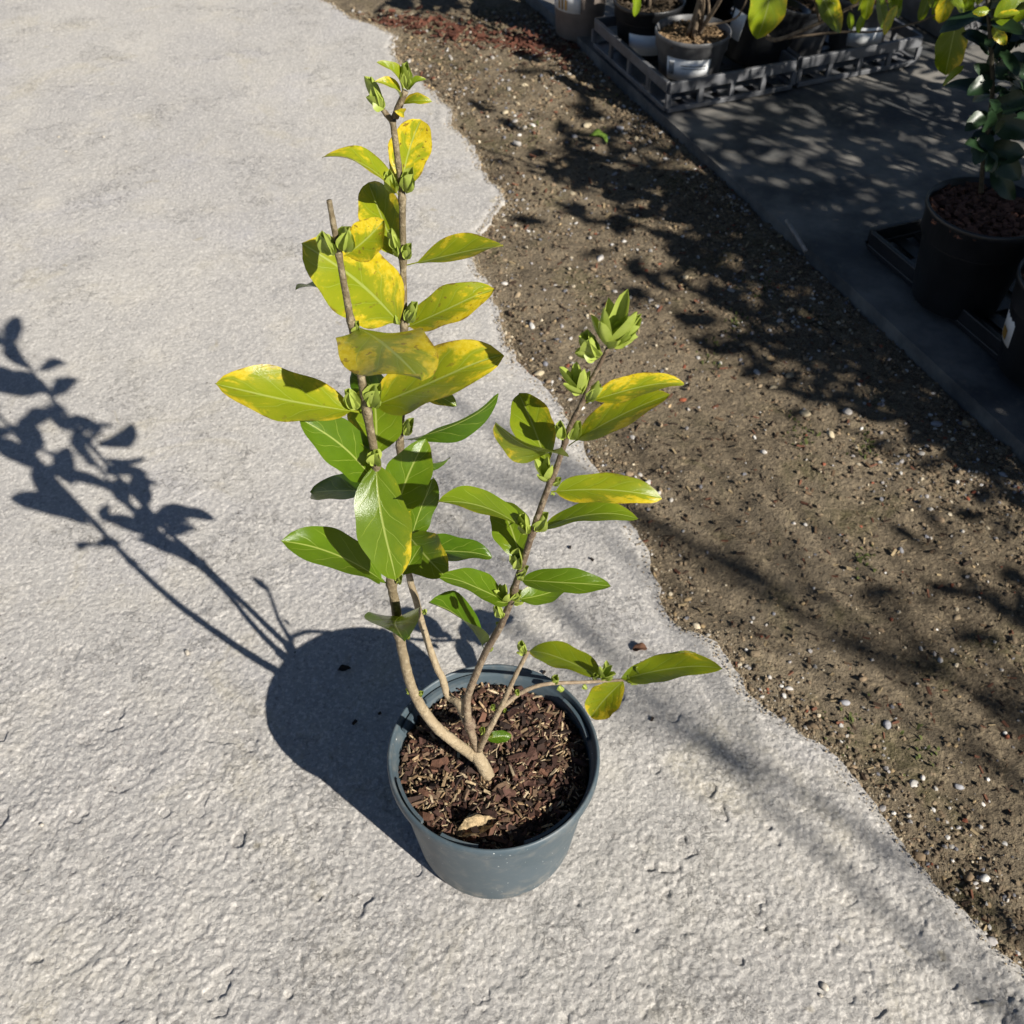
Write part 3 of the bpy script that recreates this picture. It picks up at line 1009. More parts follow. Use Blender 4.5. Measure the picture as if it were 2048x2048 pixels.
tb = atz(980, 1560, 0.139)
ty = tb.y
YA, YB, YC = 0.545, 0.66, 0.505
stem([(980, 1562, ty), (968, 1535, ty + .002), (956, 1515, ty + .004), (950, 1500, ty + .006)], 0.0072, 0.0068, 'trunk')
stem([(962, 1524, ty + .003), (940, 1507, ty + .004), (908, 1483, .527), (879, 1460, .528), (850, 1425, .528), (830, 1390, .525), (815, 1347, .522), (801, 1280, .522), (791, 1212, .525), (781, 1155, .530), (765, 1020, .538), (752, 925, .545), (731, 806, .556), (715, 712, .563), (699, 627, .569), (683, 540, .575), (667, 449, .580), (658, 400, .583)], 0.0060, 0.0017,
     nodes=[(752, 925, .545), (731, 815, .556), (699, 640, .569), (680, 515, .576), (788, 1172, .528), (801, 1272, .522)])
stem([(940, 1462, .545), (928, 1432, .56), (914, 1405, .575), (896, 1392, .584), (884, 1355, .590), (871, 1329, .597), (845, 1251, .610), (832, 1199, .616), (818, 1148, .620), (806, 1020, .632), (800, 890, .643), (805, 806, .648), (808, 651, .658), (806, 520, .672), (804, 398, .686), (797, 330, .690), (785, 240, .695)], 0.0042, 0.0022,
     nodes=[(800, 885, .643), (808, 655, .658), (805, 527, .671), (804, 396, .686), (786, 244, .695)])
stem([(955, 1500, ty + .006), (944, 1468, .540), (937, 1442, .542), (934, 1405, .545), (940, 1379, .545), (954, 1344, .545), (972, 1303, .540), (1000, 1254, .527), (1020, 1206, .515), (1033, 1164, .510), (1049, 1116, .506), (1068, 1055, .502), (1098, 971, .502), (1112, 938, .503), (1128, 890, .505), (1142, 848, .505), (1165, 804, .505), (1181, 764, .504), (1207, 714, .503), (1215, 697, .503)], 0.0042, 0.0012, dark=0.55,
     nodes=[(1028, 1180, .511), (1064, 1063, .502), (1102, 962, .502), (1132, 880, .505), (1165, 804, .505)])
stem([(958, 1500, ty + .004), (972, 1471, .535), (989, 1439, .540), (1004, 1410, .545), (1018, 1379, .549), (1033, 1347, .556), (1056, 1303, .565)], 0.0034, 0.0020, dark=0.3)
stem([(1000, 1418, .543), (1030, 1393, .562), (1053, 1380, .585), (1082, 1370, .606), (1117, 1366, .622), (1175, 1364, .634), (1206, 1362, .638), (1251, 1359, .640), (1289, 1352, .642)], 0.0026, 0.0015, dark=0.5)
# pruning collar on the right-hand stem
stem([(941, 1453, .541), (936, 1440, .542)], 0.0058, 0.0058, 'pruning_collar', dark=0.8)
stem([(926, 1428, .548), (927, 1405, .55), (925, 1393, .551)], 0.0026, 0.0022, 'stub')

LV = [
    # base, tip, y, dy, w, yellow, hue, extra
    ((800, 392), (842, 236), .686, .055, 82, .80, .25, dict(shape=.10, fold=.10)),
    ((799, 394), (651, 306), .686, -.01, 34, .70, .20, dict(arch=.12, fold=.2)),
    ((800, 520), (735, 362), .671, .05, 84, .62, .25, dict(fold=.32)),
    ((808, 532), (1005, 487), .671, -.005, 46, .62, .10, dict(pet=.14, arch=-.02, wave=.12)),
    ((812, 656), (985, 573), .658, .005, 72, .72, .25, dict(pet=.06, wave=.10)),
    ((803, 650), (607, 490), .658, -.03, 146, .66, .25, dict(shape=.06, fold=.05, wave=.06)),
    ((800, 650), (594, 562), .658, .05, 34, .10, .0, dict()),
    ((803, 880), (1001, 798), .643, .02, 34, .03, .0, dict(sign=-1, arch=.05)),
    ((800, 800), (701, 742), .650, .03, 62, .05, .0, dict(shape=.1)),
    ((806, 755), (913, 812), .652, -.01, 46, .35, .2, dict()),
    ((802, 925), (902, 920), .640, .03, 22, .1, .05, dict(sign=-1)),
    ((822, 1080), (868, 956), .625, .03, 52, .25, .0, dict(sign=-1, wave=.18)),
    ((815, 1068), (889, 1151), .626, -.05, 88, .30, .15, dict(shape=.05)),
    ((812, 1105), (985, 1109), .622, .01, 50, .12, .05, dict(arch=.07, wave=.12)),
    # stem with the cut top
    ((688, 512), (769, 440), .577, .01, 72, .82, .2, dict(fold=.35, wave=.16)),
    ((716, 656), (842, 756), .568, -.105, 175, .72, .0, dict(flat=True, wave=.18, arch=.03, fold=-.05, pet=.02)),
    ((724, 826), (430, 767), .556, -.015, 98, .62, .35, dict(pet=.10, wave=.08, shape=.04)),
    ((737, 818), (999, 702), .556, .0, 102, .66, .25, dict(pet=.08, wave=.14, shape=.04)),
    ((752, 918), (747, 772), .548, .05, 108, .32, .35, dict(shape=.05)),
    ((748, 960), (597, 836), .548, -.005, 92, .12, .25, dict(pet=.06)),
    ((790, 1035), (850, 880), .545, .03, 92, .18, .30, dict(fold=.12)),
    ((752, 985), (621, 985), .560, .03, 54, .02, .0, dict(sign=1)),
    ((752, 928), (792, 1160), .545, -.045, 108, .30, .22, dict(shape=.02, fold=.06, arch=.10, pet=.02, wave=.07, ratio=.36)),
    ((778, 1172), (566, 1077), .528, -.01, 74, .16, .30, dict(pet=.09)),
    ((792, 1172), (842, 1090), .528, .03, 40, .2, .2, dict(pet=.3)),
    ((801, 1232), (806, 1270), .522, -.065, 112, .05, .0, dict(fold=.2, roll=0, ratio=.3, pet=.02, arch=.02, shape=-.1)),
    # right-hand stem
    ((1170, 806), (1368, 767), .505, .01, 48, .66, .15, dict(pet=.10, arch=.13, wave=.10, ratio=.30)),
    ((1137, 892), (1338, 787), .505, -.005, 58, .60, .20, dict(pet=.12, ratio=.30)),
    ((1126, 892), (991, 850), .505, -.035, 36, .45, .10, dict(arch=.13, sign=-1)),
    ((1098, 935), (1037, 786), .503, .05, 84, .45, .40, dict(shape=.03)),
    ((1102, 984), (1324, 994), .502, -.01, 62, .58, .20, dict(pet=.05, wave=.16, arch=.07, ratio=.30)),
    ((1058, 1067), (877, 1001), .502, -.01, 46, .35, .30, dict(pet=.05, arch=.08)),
    ((1072, 1066), (1275, 1029), .502, .0, 40, .35, .15, dict(pet=.10, arch=.09, ratio=.30)),
    ((1042, 1122), (998, 1003), .505, .04, 78, .30, .40, dict(shape=.05)),
    ((1036, 1160), (1223, 1171), .510, -.01, 50, .20, .22, dict(pet=.05, arch=.09, ratio=.30)),
    ((1030, 1200), (1130, 1174), .511, .02, 44, .20, .35, dict()),
    ((1016, 1205), (888, 1148), .513, -.01, 50, .16, .30, dict(pet=.03)),
    ((969, 1302), (861, 1203), .540, -.005, 26, .10, .10, dict(pet=.12, arch=.08, fold=.3)),
    # low side shoot
    ((1202, 1356), (1058, 1297), .638, .045, 52, .50, .42, dict(pet=.02, arch=.05)),
    ((1243, 1356), (1400, 1310), .640, .02, 50, .40, .30, dict(pet=.02, arch=.06, ratio=.30)),
    ((1248, 1358), (1440, 1331), .640, -.015, 54, .55, .25, dict(pet=.05, arch=.06, ratio=.30)),
    ((1246, 1362), (1182, 1434), .640, -.01, 64, .66, .40, dict(shape=.05, pet=.02)),
    ((974, 1478), (1024, 1471), .545, .005, 25, .02, .10, dict(pet=.03)),
]
for (b, t, y, dy, w, yel, hue, kw) in LV:
    add_leaf(shrub, b, t, y, dy, w, yel, hue * (.6 if yel < .35 else 1), **kw)


def bud(parent, b, t, y, nl=6, spread=0.5, wide=0.42, hue=0.9, yel=0.15, r=rng, dy=0.0):
    """a cluster of unfolding leaflets in one small mesh"""
    base = aty(b[0], b[1], y); tip = aty(t[0], t[1], y + dy)
    ax = tip - base; L = ax.length; ax.normalize()
    a = ax.orthogonal().normalized(); c = ax.cross(a)
    V, UV, F = [], [], []
    for k in range(nl):
        an = k * 2.4 + r.uniform(-.3, .3)
        s = (k + .5) / nl
        sp = spread * (0.25 + s) * (1.75 if nl >= 6 else 0.7)
        d = (ax + (a * math.cos(an) + c * math.sin(an)) * sp).normalized()
        ll = L * (1.0 - 0.35 * s) * r.uniform(.85, 1.1)
        v, uv, f = leaf_geo(ll, ll * wide * (1.4 if nl < 6 else 0.92), 0.55, -0.13 * (1 - .5 * s), 0.02, nu=7, nv=2, pet=0.02, r=r)
        n_ = (a * math.cos(an) + c * math.sin(an)) * -1
        n_ = (n_ - d * n_.dot(d)).normalized()
        yd = n_.cross(d)
        o = len(V)
        st = base + ax * L * 0.12 * (1 - s)
        V += [st - base + d * p.x + yd * p.y + n_ * p.z for p in v]
        UV += uv
        F += [tuple(i + o for i in q) for q in f]
    me = leaf_mesh(V, UV, F, 'bud', 'bud')
    ob = link('bud', me, None, parent)
    ob.location = base
    ob.color = (yel, r.random(), hue, 1)


BUDS = [
    # tall stem
    ((815, 182), (812, 122), .697, 5, .35, .36), ((766, 222), (737, 152), .694, 5, .30, .36), ((768, 220), (733, 190), .692, 2, .3, .6),
    ((790, 388), (776, 338), .684, 4, .35, .45), ((812, 388), (822, 334), .684, 5, .40, .42), ((796, 500), (780, 458), .67, 4, .35, .45), ((812, 520), (820, 488), .668, 4, .45, .5), ((795, 515), (790, 490), .668, 3, .5, .5),
    ((816, 648), (832, 600), .656, 5, .40, .42), ((797, 650), (787, 622), .656, 3, .4, .5), ((812, 872), (824, 838), .641, 4, .35, .4),
    ((852, 1230), (848, 1218), .612, 3, .4, .5),
    # cut stem
    ((668, 512), (644, 468), .575, 5, .30, .55), ((690, 506), (696, 452), .575, 5, .28, .55), ((711, 668), (716, 640), .566, 3, .3, .6), ((714, 820), (694, 776), .554, 5, .32, .45), ((742, 816), (758, 772), .554, 5, .32, .5), ((751, 932), (752, 898), .542, 4, .30, .6),
    ((796, 1168), (802, 1152), .526, 3, .4, .5), ((812, 1278), (820, 1266), .522, 3, .4, .5), ((823, 1388), (812, 1378), .524, 3, .3, .45), ((838, 1392), (847, 1382), .524, 3, .4, .5), ((932, 1500), (934, 1490), ty, 3, .3, .5),
    # right-hand stem
    ((1216, 698), (1238, 600), .503, 8, .42, .34), ((1222, 690), (1278, 640), .503, 5, .35, .42), ((1220, 692), (1278, 664), .502, 3, .4, .5), ((1197, 718), (1168, 664), .503, 5, .55, .5), ((1196, 718), (1156, 702), .502, 3, .5, .6),
    ((1163, 790), (1142, 728), .504, 6, .35, .38), ((1160, 790), (1132, 770), .504, 3, .4, .4), ((1172, 804), (1202, 766), .504, 5, .38, .40),
    ((1128, 880), (1118, 842), .504, 4, .35, .42), ((1140, 880), (1160, 842), .504, 4, .28, .42), ((1092, 965), (1086, 918), .502, 6, .35, .40), ((1106, 972), (1122, 955), .501, 4, .45, .5), ((1102, 985), (1108, 990), .501, 3, .5, .6),
    ((1054, 1070), (1046, 1028), .501, 5, .38, .42), ((1074, 1064), (1092, 1028), .501, 4, .32, .45), ((1036, 1140), (1034, 1104), .506, 5, .35, .42), ((1040, 1152), (1054, 1134), .506, 4, .5, .5), ((1036, 1160), (1048, 1146), .505, 4, .5, .5),
    ((1014, 1206), (1000, 1172), .510, 6, .45, .42), ((1004, 1236), (992, 1212), .512, 5, .35, .45), ((1026, 1202), (1040, 1182), .510, 4, .5, .5), ((1026, 1208), (1046, 1206), .510, 4, .5, .5), ((976, 1302), (988, 1296), .538, 3, .5, .5), ((1000, 1255), (994, 1244), .53, 2, .4, .5),
    # side shoot
    ((1050, 1308), (1042, 1285), .565, 5, .45, .40), ((1048, 1310), (1034, 1304), .565, 3, .4, .45), ((1110, 1368), (1112, 1352), .621, 5, .8, .5), ((1118, 1372), (1122, 1382), .621, 3, .7, .6), ((1166, 1370), (1172, 1378), .632, 5, .8, .6), ((1188, 1360), (1192, 1346), .637, 5, .6, .42), ((1206, 1358), (1216, 1332), .638, 6, .55, .45), ((1210, 1360), (1226, 1352), .638, 4, .6, .5), ((1252, 1364), (1262, 1352), .640, 5, .7, .5), ((1284, 1362), (1290, 1334), .641, 7, .55, .55), ((1258, 1364), (1280, 1366), .641, 3, .5, .5),
    ((1006, 1424), (1012, 1418), .543, 3, .5, .5), ((986, 1422), (988, 1408), .541, 3, .3, .4), ((966, 1470), (967, 1454), .537, 3, .3, .4), ((1034, 1392), (1036, 1378), .548, 3, .5, .4), ((980, 1476), (984, 1466), .54, 3, .4, .4),
]
for (b, t, y, nl, sp, wd) in BUDS:
    bud(shrub, b, t, y, nl, sp, wd)
# unfolding leaves of the top tuft
for (b, t, y, dy, w, yel) in [((804, 182), (755, 123), .697, -.005, 16, .55), ((801, 196), (752, 161), .696, -.01, 15, .65), ((808, 208), (863, 201), .696, -.005, 20, .6), ((818, 180), (851, 157), .696, 0, 13, .35), ((808, 226), (790, 222), .693, -.008, 18, .9)]:
    add_leaf(shrub, b, t, y, dy, w, yel, .5, arch=.16, fold=.3, pet=.03)
stem([(790, 235, .695), (800, 208, .696), (811, 182, .697)], 0.0028, 0.0022, 'stem', 0.2, 8, 3)
stem([(783, 240, .695), (772, 228, .694), (766, 220, .694)], 0.0022, 0.0018, 'stem', 0.2, 8, 3)

# a curled dead leaf lying on the mulch
dl = empty('dead_leaf')
bpy.data.objects.remove(dl)
p0 = atz(905, 1672, 0.145); p1 = atz(1000, 1640, 0.150)
V, UV, F = leaf_geo((p1 - p0).length, 0.018, 0.7, .06, .45)
V = [v + Vector((0, .002 * mnoise.noise(v * 160), .0045 * mnoise.noise(v * 130 + Vector((3, 1, 7))))) for v in V]
me = mesh_from('dead_leaf', V, F)
dl = link('dead_leaf', me, mat_simple('dead_leaf_surface', (0.36, 0.27, 0.155), 0.8, 160, 0.5, 1.0, 0.2, 0.003), None, True)
dl.location = p0
dl.rotation_euler = (0.2, -0.05, math.atan2(p1.y - p0.y, p1.x - p0.x))
tag(dl, 'curled straw-coloured dead leaf lying on the bark mulch in the blue pot', 'dead leaf')

# ------------------------------------------------------------------ scraps on the concrete and soil
def flat_bit(name, px, py, L, W, col, label, cat, z=0.0, rz=0.0, thick=0.002, arch=.15):
    p = atz(px, py, z)
    V, UV, F = leaf_geo(L, W, .4, arch, .3, nu=8, nv=2)
    m = mesh_from(name, V, F)
    o = link(name, m, mat_simple(name + '_surface', col, 0.8, 150, 0.35, 0.5, 0.2), None, True)
    o.location = (p.x, p.y, z + thick + .0025)
    o.rotation_euler = (rng.uniform(-.2, .2), rng.uniform(-.1, .1), rz)
    md = o.modifiers.new('thickness', 'SOLIDIFY'); md.thickness = 0.0008
    tag(o, label, cat)
    return o


flat_bit('dry_leaf', 1264, 1304, 0.020, 0.011, (0.10, 0.05, 0.03), 'small curled brown leaf scrap on concrete near the side shoot', 'dead leaf', 0, .1)
flat_bit('dry_leaf', 676, 1344, 0.017, 0.008, (0.02, 0.018, 0.016), 'dark leaf scrap on concrete inside the shadow of the pot', 'dead leaf', 0, .2)
flat_bit('fallen_leaf', 1178, 276, 0.046, 0.026, (0.12, 0.20, 0.03), 'green fallen leaf lying on the soil beside the ground cover', 'leaf', 0.004, -.5)
for k, (px, py, l) in enumerate([(710, 1448, .010), (1318, 1352, .008), (1304, 1442, .008), (1140, 1098, .007), (1184, 1122, .009), (1088, 1348, .007), (760, 1430, .006)]):
    p = atz(px, py)
    l *= .65
    V, F = [], []
    box_geo(V, F, (0, 0, 0), l, l * .5, .003)
    V = [v + Vector((rng.uniform(-1, 1), rng.uniform(-1, 1), rng.uniform(-1, 1))) * l * .13 for v in V]
    o = link('bark_scrap', mesh_from('bark_scrap', V, F), mat_simple('bark_scrap_surface', (0.03, 0.022, 0.018), .85, 200, .4, .5, .2) if k == 0 else bpy.data.materials['bark_scrap_surface'])
    o.location = (p.x, p.y, .0042); o.rotation_euler = (0, 0, rng.uniform(0, 6))
    tag(o, 'tiny dark bark scrap lying on the pale concrete', 'bark scrap', 'bark scraps on the concrete')
for k, (px, py, r) in enumerate([(1648, 1976, .0055), (1640, 1992, .003), (208, 276, .004), (118, 276, .004), (133, 305, .004), (375, 1308, .0045), (85, 1652, .004)]):
    p = atz(px, py)
    o = bpy.data.objects.new('pebble', SM[k % 8]); COL.objects.link(o)
    o.location = (p.x, p.y, .002 + r * .3); o.scale = (r, r, r); o.rotation_euler = (0, 0, rng.uniform(0, 6))
    o.color = (0.55, 0.5, 0.42, 1)
    tag(o, 'tiny pale pebble lying on the open concrete', 'pebble', 'pebbles on the concrete')

# ------------------------------------------------------------------ nursery trays
def tray(name, corner, rz, sx, sy, h, label, group, nfx, nfy, mat):
    """open carrying tray: top rail, bottom rail, posts between, slotted base; corner = its near left corner"""
    t = empty(name, (corner.x, corner.y, FZ + 0.003), rz)
    tag(t, label, 'tray', group)
    th = 0.010
    V, F = [], []
    for (z0, z1) in ((h - .030, h),):
        pass
    def rails(z0, z1, nm, out=0.0):
        V, F = [], []
        box_geo(V, F, (sx / 2, 0 - out, (z0 + z1) / 2), sx + 2 * out, th, z1 - z0)
        box_geo(V, F, (sx / 2, sy + out, (z0 + z1) / 2), sx + 2 * out, th, z1 - z0)
        box_geo(V, F, (0 - out, sy / 2, (z0 + z1) / 2), th, sy - th - .001, z1 - z0)
        box_geo(V, F, (sx + out, sy / 2, (z0 + z1) / 2), th, sy - th - .001, z1 - z0)
        o = link(nm, mesh_from(nm, V, F), mat, t)
        bv = o.modifiers.new('bevel', 'BEVEL'); bv.width = .002; bv.segments = 2
    rails(h - .026, h, 'top_rail')
    rails(0.002, .014, 'bottom_rail')
    V, F = [], []
    for k in range(nfx + 1):
        for yy in (0, sy):
            V, F = [], []
            box_geo(V, F, (sx * k / nfx, yy, (h - .026 + .014) / 2), .012, th * .8, h - .040)
            link('post', mesh_from('post', V, F), mat, t)
    for k in range(1, nfy):
        for xx in (0, sx):
            V, F = [], []
            box_geo(V, F, (xx, sy * k / nfy, (h - .026 + .014) / 2), th * .8, .012, h - .040)
            link('post', mesh_from('post', V, F), mat, t)
    V, F = [], []
    nb = max(4, int(sx / .045))
    for k in range(nb):
        box_geo(V, F, (sx * (k + .5) / nb, sy / 2, .006), sx / nb * .55, sy - th, .004)
    for k in range(4):
        box_geo(V, F, (sx / 2, sy * (k + .5) / 4, .0095), sx - th, .02, .0025)
    link('base_grid', mesh_from('base_grid', V, F), mat, t)
    return t


ROT = FANG
TX, TY = Vector((math.cos(ROT), math.sin(ROT), 0)), Vector((-math.sin(ROT), math.cos(ROT), 0))
C1 = FA + TX * 0.008
TR = 'grey carrying trays on the ground cover'
tray('plant_tray', C1, ROT, .335, .40, .072, 'grey slotted carrying tray at the edge of the ground cover beside the soil', TR, 4, 4, M['tray'])
C2 = C1 + TX * 0.352 + TY * 0.004
tray('plant_tray', C2, ROT, .345, .40, .072, 'grey slotted carrying tray holding the pot with the striped white label', TR, 4, 4, M['tray'])
C3 = FA + FD * 1.35 + FN * 0.10
tray('plant_tray', C3, ROT, .42, .70, .040, 'low black tray under the big black pot at the ground cover edge', TR, 4, 3, M['darkpot'])

# mesh-sided crate farther back
C4 = C2 + TX * 0.50 + TY * .05
cr = empty('mesh_crate', (C4.x, C4.y, FZ + .003), ROT)
tag(cr, 'grey lattice-sided plastic crate behind the shade-darkened plant', 'crate')
V, F = [], []
cs, chh = .36, .13
for k in range(15):
    for sgn in (1, -1):
        x0 = cs * (k - 3) / 12
        a, b_ = Vector((x0, 0, .01)), Vector((x0 + sgn * .10, 0, chh))
        for q in (a, b_): q.x = min(max(q.x, 0), cs)
        d = b_ - a
        if d.length < .05: continue
        rot = d.to_track_quat('X', 'Z').to_matrix()
        box_geo(V, F, (a + b_) / 2 + Vector((0, .0015 * sgn, 0)), d.length, .004, .006, rot)
link('lattice', mesh_from('lattice', V, F), M['greypot'], cr)
for (nm, c, s) in (('rail', (cs / 2, 0, chh + .006), (cs, .016, .014)), ('rail', (cs / 2, 0, .006), (cs, .014, .012)), ('side_panel', (0, .12, chh / 2 + .006), (.010, .25, chh)), ('side_panel', (cs, .12, chh / 2 + .006), (.010, .25, chh)), ('back_panel', (cs / 2, .25, chh / 2 + .006), (cs, .008, chh)), ('base', (cs / 2, .125, .0035), (cs - .012, .23, .005))):
    V, F = [], []
    box_geo(V, F, c, *s)
    link(nm, mesh_from(nm, V, F), M['greypot'], cr)

# ------------------------------------------------------------------ nursery pots
def nursery_pot(loc, r, h, mat, label, tilt=(0, 0), soilc=(0.10, 0.07, 0.045), paper=None, lz=.0, collar=True, cat='plant pot', group=None, mulch=0, rb=.76):
    t = empty('nursery_pot', loc)
    t.rotation_euler = (tilt[0], tilt[1], 0)
    tag(t, label, cat, group)
    r1 = r * rb
    pr = [(0, .001), (r1 * .92, .001), (r1, .006)]
    if collar:
        pr += [(r * .90, h * .70), (r * .955, h * .715), (r * .965, h - .012), (r, h - .010), (r, h - .002), (r * .985, h), (r * .96, h - .001), (r * .93, h * .70)]
    else:
        pr += [(r * .965, h - .012), (r, h - .010), (r, h - .002), (r * .985, h), (r * .96, h - .001), (r * .93, h * .70)]
    link('pot_body', lathe(pr, 48, 'pot_body'), mat, t, True)
    V, F = [], []
    nr, na = 6, 36
    for i in range(nr + 1):
        for k in range(na):
            rr = r * .945 * i / nr; a = 2 * math.pi * k / na
            V.append((rr * math.cos(a), rr * math.sin(a), h - .02 + .008 * mnoise.noise(Vector((rr * math.cos(a) * 40, rr * math.sin(a) * 40, loc[0] * 9)))))
    for i in range(nr):
        for k in range(na):
            F.append((i * na + k, (i + 1) * na + k, (i + 1) * na + (k + 1) % na, i * na + (k + 1) % na))
    pm = link('potting_mix', mesh_from('potting_mix', V, F), mat_simple('potting_mix_surface', soilc, .95, 150, .5, 1.0, .1, .004), t, True)
    items = []
    for _ in range(260 if not mulch else mulch):
        rr = r * .92 * math.sqrt(rng.random()); a = rng.uniform(0, 6.28)
        l_ = rng.uniform(.004, .010) * (1.9 if mulch else 1)
        vv = (BOX_V + nrng.uniform(-.15, .15, BOX_V.shape)) * np.array([l_, l_ * .5, l_ * .3])
        vv = vv @ rotm(rng).T + np.array([rr * math.cos(a), rr * math.sin(a), h - .017 + rng.uniform(0, .005)])
        k = rng.uniform(.5, 1.8)
        items.append((vv, BOX_F, tuple(min(.7, c * k) for c in soilc)))
    join_bits('mix_litter', items, M['litter'], pm)
    if paper:
        a0, a1, z0, z1, marks = paper
        V, F = [], []
        n = 10
        for i in range(n + 1):
            a = math.radians(a0 + (a1 - a0) * i / n)
            for z in (z0, z1):
                rr = r1 + (r * .92 - r1) * z / h + lz + .0025
                V.append((rr * math.cos(a), rr * math.sin(a), z))
        F = [(2 * i, 2 * i + 2, 2 * i + 3, 2 * i + 1) for i in range(n)]
        lb = link('paper_label', mesh_from('paper_label', V, F), M['paper'], t, True)
        sd = lb.modifiers.new('thickness', 'SOLIDIFY'); sd.thickness = .0006; sd.offset = 1
        for (f0, f1, h0, h1, mk) in marks:
            V, F = [], []
            for i in range(5):
                a = math.radians(a0 + (a1 - a0) * (f0 + (f1 - f0) * i / 4))
                for zz in (h0, h1):
                    z = z0 + (z1 - z0) * zz
                    rr = r1 + (r * .92 - r1) * z / h + lz + .0042
                    V.append((rr * math.cos(a), rr * math.sin(a), z))
            F = [(2 * i, 2 * i + 2, 2 * i + 3, 2 * i + 1) for i in range(4)]
            link('print', mesh_from('print', V, F), M[mk], lb)
    return t


ZP = FZ + .003 + .0115
BAR = [(0.06 + .028 * k, 0.06 + .028 * k + .014, .25, .80, 'ink') for k in range(5)]
p1c = C1 + TX * .105 + TY * .100
nursery_pot((p1c.x, p1c.y, ZP), .088, .128, M['greypot'], 'grey ribbed pot of dry brown mix with a white paper label', paper=(-140, -62, .036, .088, BAR + [(.35, .9, .70, .74, 'ink'), (.35, .9, .58, .61, 'ink')]), soilc=(.22, .15, .085))
p2c = C1 + TX * .095 + TY * .300
nursery_pot((p2c.x, p2c.y, ZP), .088, .128, M['darkpot'], 'black pot with a bluish label at the back of the tray by the soil', paper=(-130, -60, .02, .07, []), soilc=(.06, .045, .03))
tc = atz(1158, 52, 0)
nursery_pot((0.178, 2.815, .0), .078, .19, M['taupe'], 'taupe pot with a barcode label standing on soil behind the tray', paper=(-168, -92, .075, .15, [(.30 + .12 * k, .36 + .12 * k, .08, .42, 'gold') for k in range(3)]), rb=.78, collar=False)
p3 = C1 + TX * .290 + TY * .130
nursery_pot((p3.x, p3.y, ZP + .012), .092, .150, M['darkpot'], 'black pot leaning over between the two grey trays', tilt=(-.12, .30), paper=(-176, -140, .045, .125, []), soilc=(.10, .07, .045))
p4 = C2 + TX * .085 + TY * .14
nursery_pot((p4.x, p4.y, ZP), .078, .128, M['greypot'], 'plain dark grey pot next to the striped label pot', soilc=(.08, .055, .035))
p5 = C2 + TX * .245 + TY * .12
nursery_pot((p5.x, p5.y, ZP), .084, .135, M['greypot'], 'grey pot with a shade-striped white label in the far tray', paper=(-125, -50, .03, .078, []), soilc=(.20, .13, .075))
p6 = C2 + TX * .16 + TY * .31
nursery_pot((p6.x, p6.y, ZP), .080, .128, M['darkpot'], 'black pot standing behind the plain grey pot', soilc=(.05, .035, .025))
p7 = C1 + TX * .265 + TY * .325
nursery_pot((p7.x, p7.y, ZP), .080, .128, M['darkpot'], 'black pot behind the leaning pot', soilc=(.05, .035, .025))
BPX, BPY = .800, 1.560
nursery_pot((BPX, BPY, FZ + .012), .100, .185, M['darkpot'], 'large black pot of red bark mulch in the low tray', soilc=(.15, .072, .048), mulch=420, collar=True)
nursery_pot((.888, 1.352, FZ + .0125), .100, .175, M['darkpot'], 'large black pot with a small white tag on the rim side', soilc=(.10, .06, .04), paper=(-206, -172, .055, .135, [(.3, .7, .06, .3, 'gold')]), collar=False)

# ------------------------------------------------------------------ plants in the nursery pots
def simple_leaf(L, W, nu=6, nv=1):
    return leaf_geo(L, W, .18, .05, .04, nu, nv, .06)


def crown_plant(name, root, h, spread, nleaf, L, label, group, cat='shrub', yel=.1, hue=.05, z0=.3, nst=4, dark=0.4, seed=1, lean=(0, 0)):
    """potted nursery shrub: several stems with leaves all along them; foliage one crown mesh"""
    r = random.Random(seed)
    t = empty(name, root)
    tag(t, label, cat, group)
    V, UV, F = [], [], []
    for s in range(nst):
        an = 6.28 * s / nst + r.uniform(-.5, .5)
        out = spread * r.uniform(.35, 1)
        P = [Vector((0.01 * math.cos(an), 0.01 * math.sin(an), 0))]
        for k in range(1, 7):
            f = k / 6
            P.append(Vector((math.cos(an) * out * f ** 1.2 + lean[0] * f + r.uniform(-.02, .02), math.sin(an) * out * f ** 1.2 + lean[1] * f + r.uniform(-.02, .02), h * f * r.uniform(.95, 1.02))))
        C = catmull(P, 4)
        v, f_ = tube_geo(C, [.006 * (1 - .75 * i / len(C)) for i in range(len(C))], 6)
        link('stem', mesh_from('stem', v, f_), M['twig'], t, True)
        for q in range(nleaf // nst):
            fz = z0 + (1 - z0) * r.random()
            c = C[min(len(C) - 1, int(fz * (len(C) - 1)))]
            a2 = r.uniform(0, 6.28)
            d = Vector((math.cos(a2), math.sin(a2), r.uniform(-.35, .6))).normalized()
            l_ = L * r.uniform(.7, 1.2)
            off = c + d * r.uniform(0, .10) * (spread / .2)
            n_ = Vector((r.gauss(0, .35), r.gauss(0, .35), 1)); n_ = (n_ - d * n_.dot(d)).normalized()
            yd = n_.cross(d)
            vv, uv, ff_ = leaf_geo(l_, l_ * .42, .18, -.03, .04, 4, 1, .06, r)
            o = len(V)
            V += [off + d * p.x + yd * p.y + n_ * p.z for p in vv]
            UV += uv
            F += [tuple(i + o for i in k_) for k_ in ff_]
    cm = leaf_mesh(V, UV, F, 'crown')
    o = link('crown', cm, None, t)
    o.color = (yel, r.random(), hue, 1)
    return t


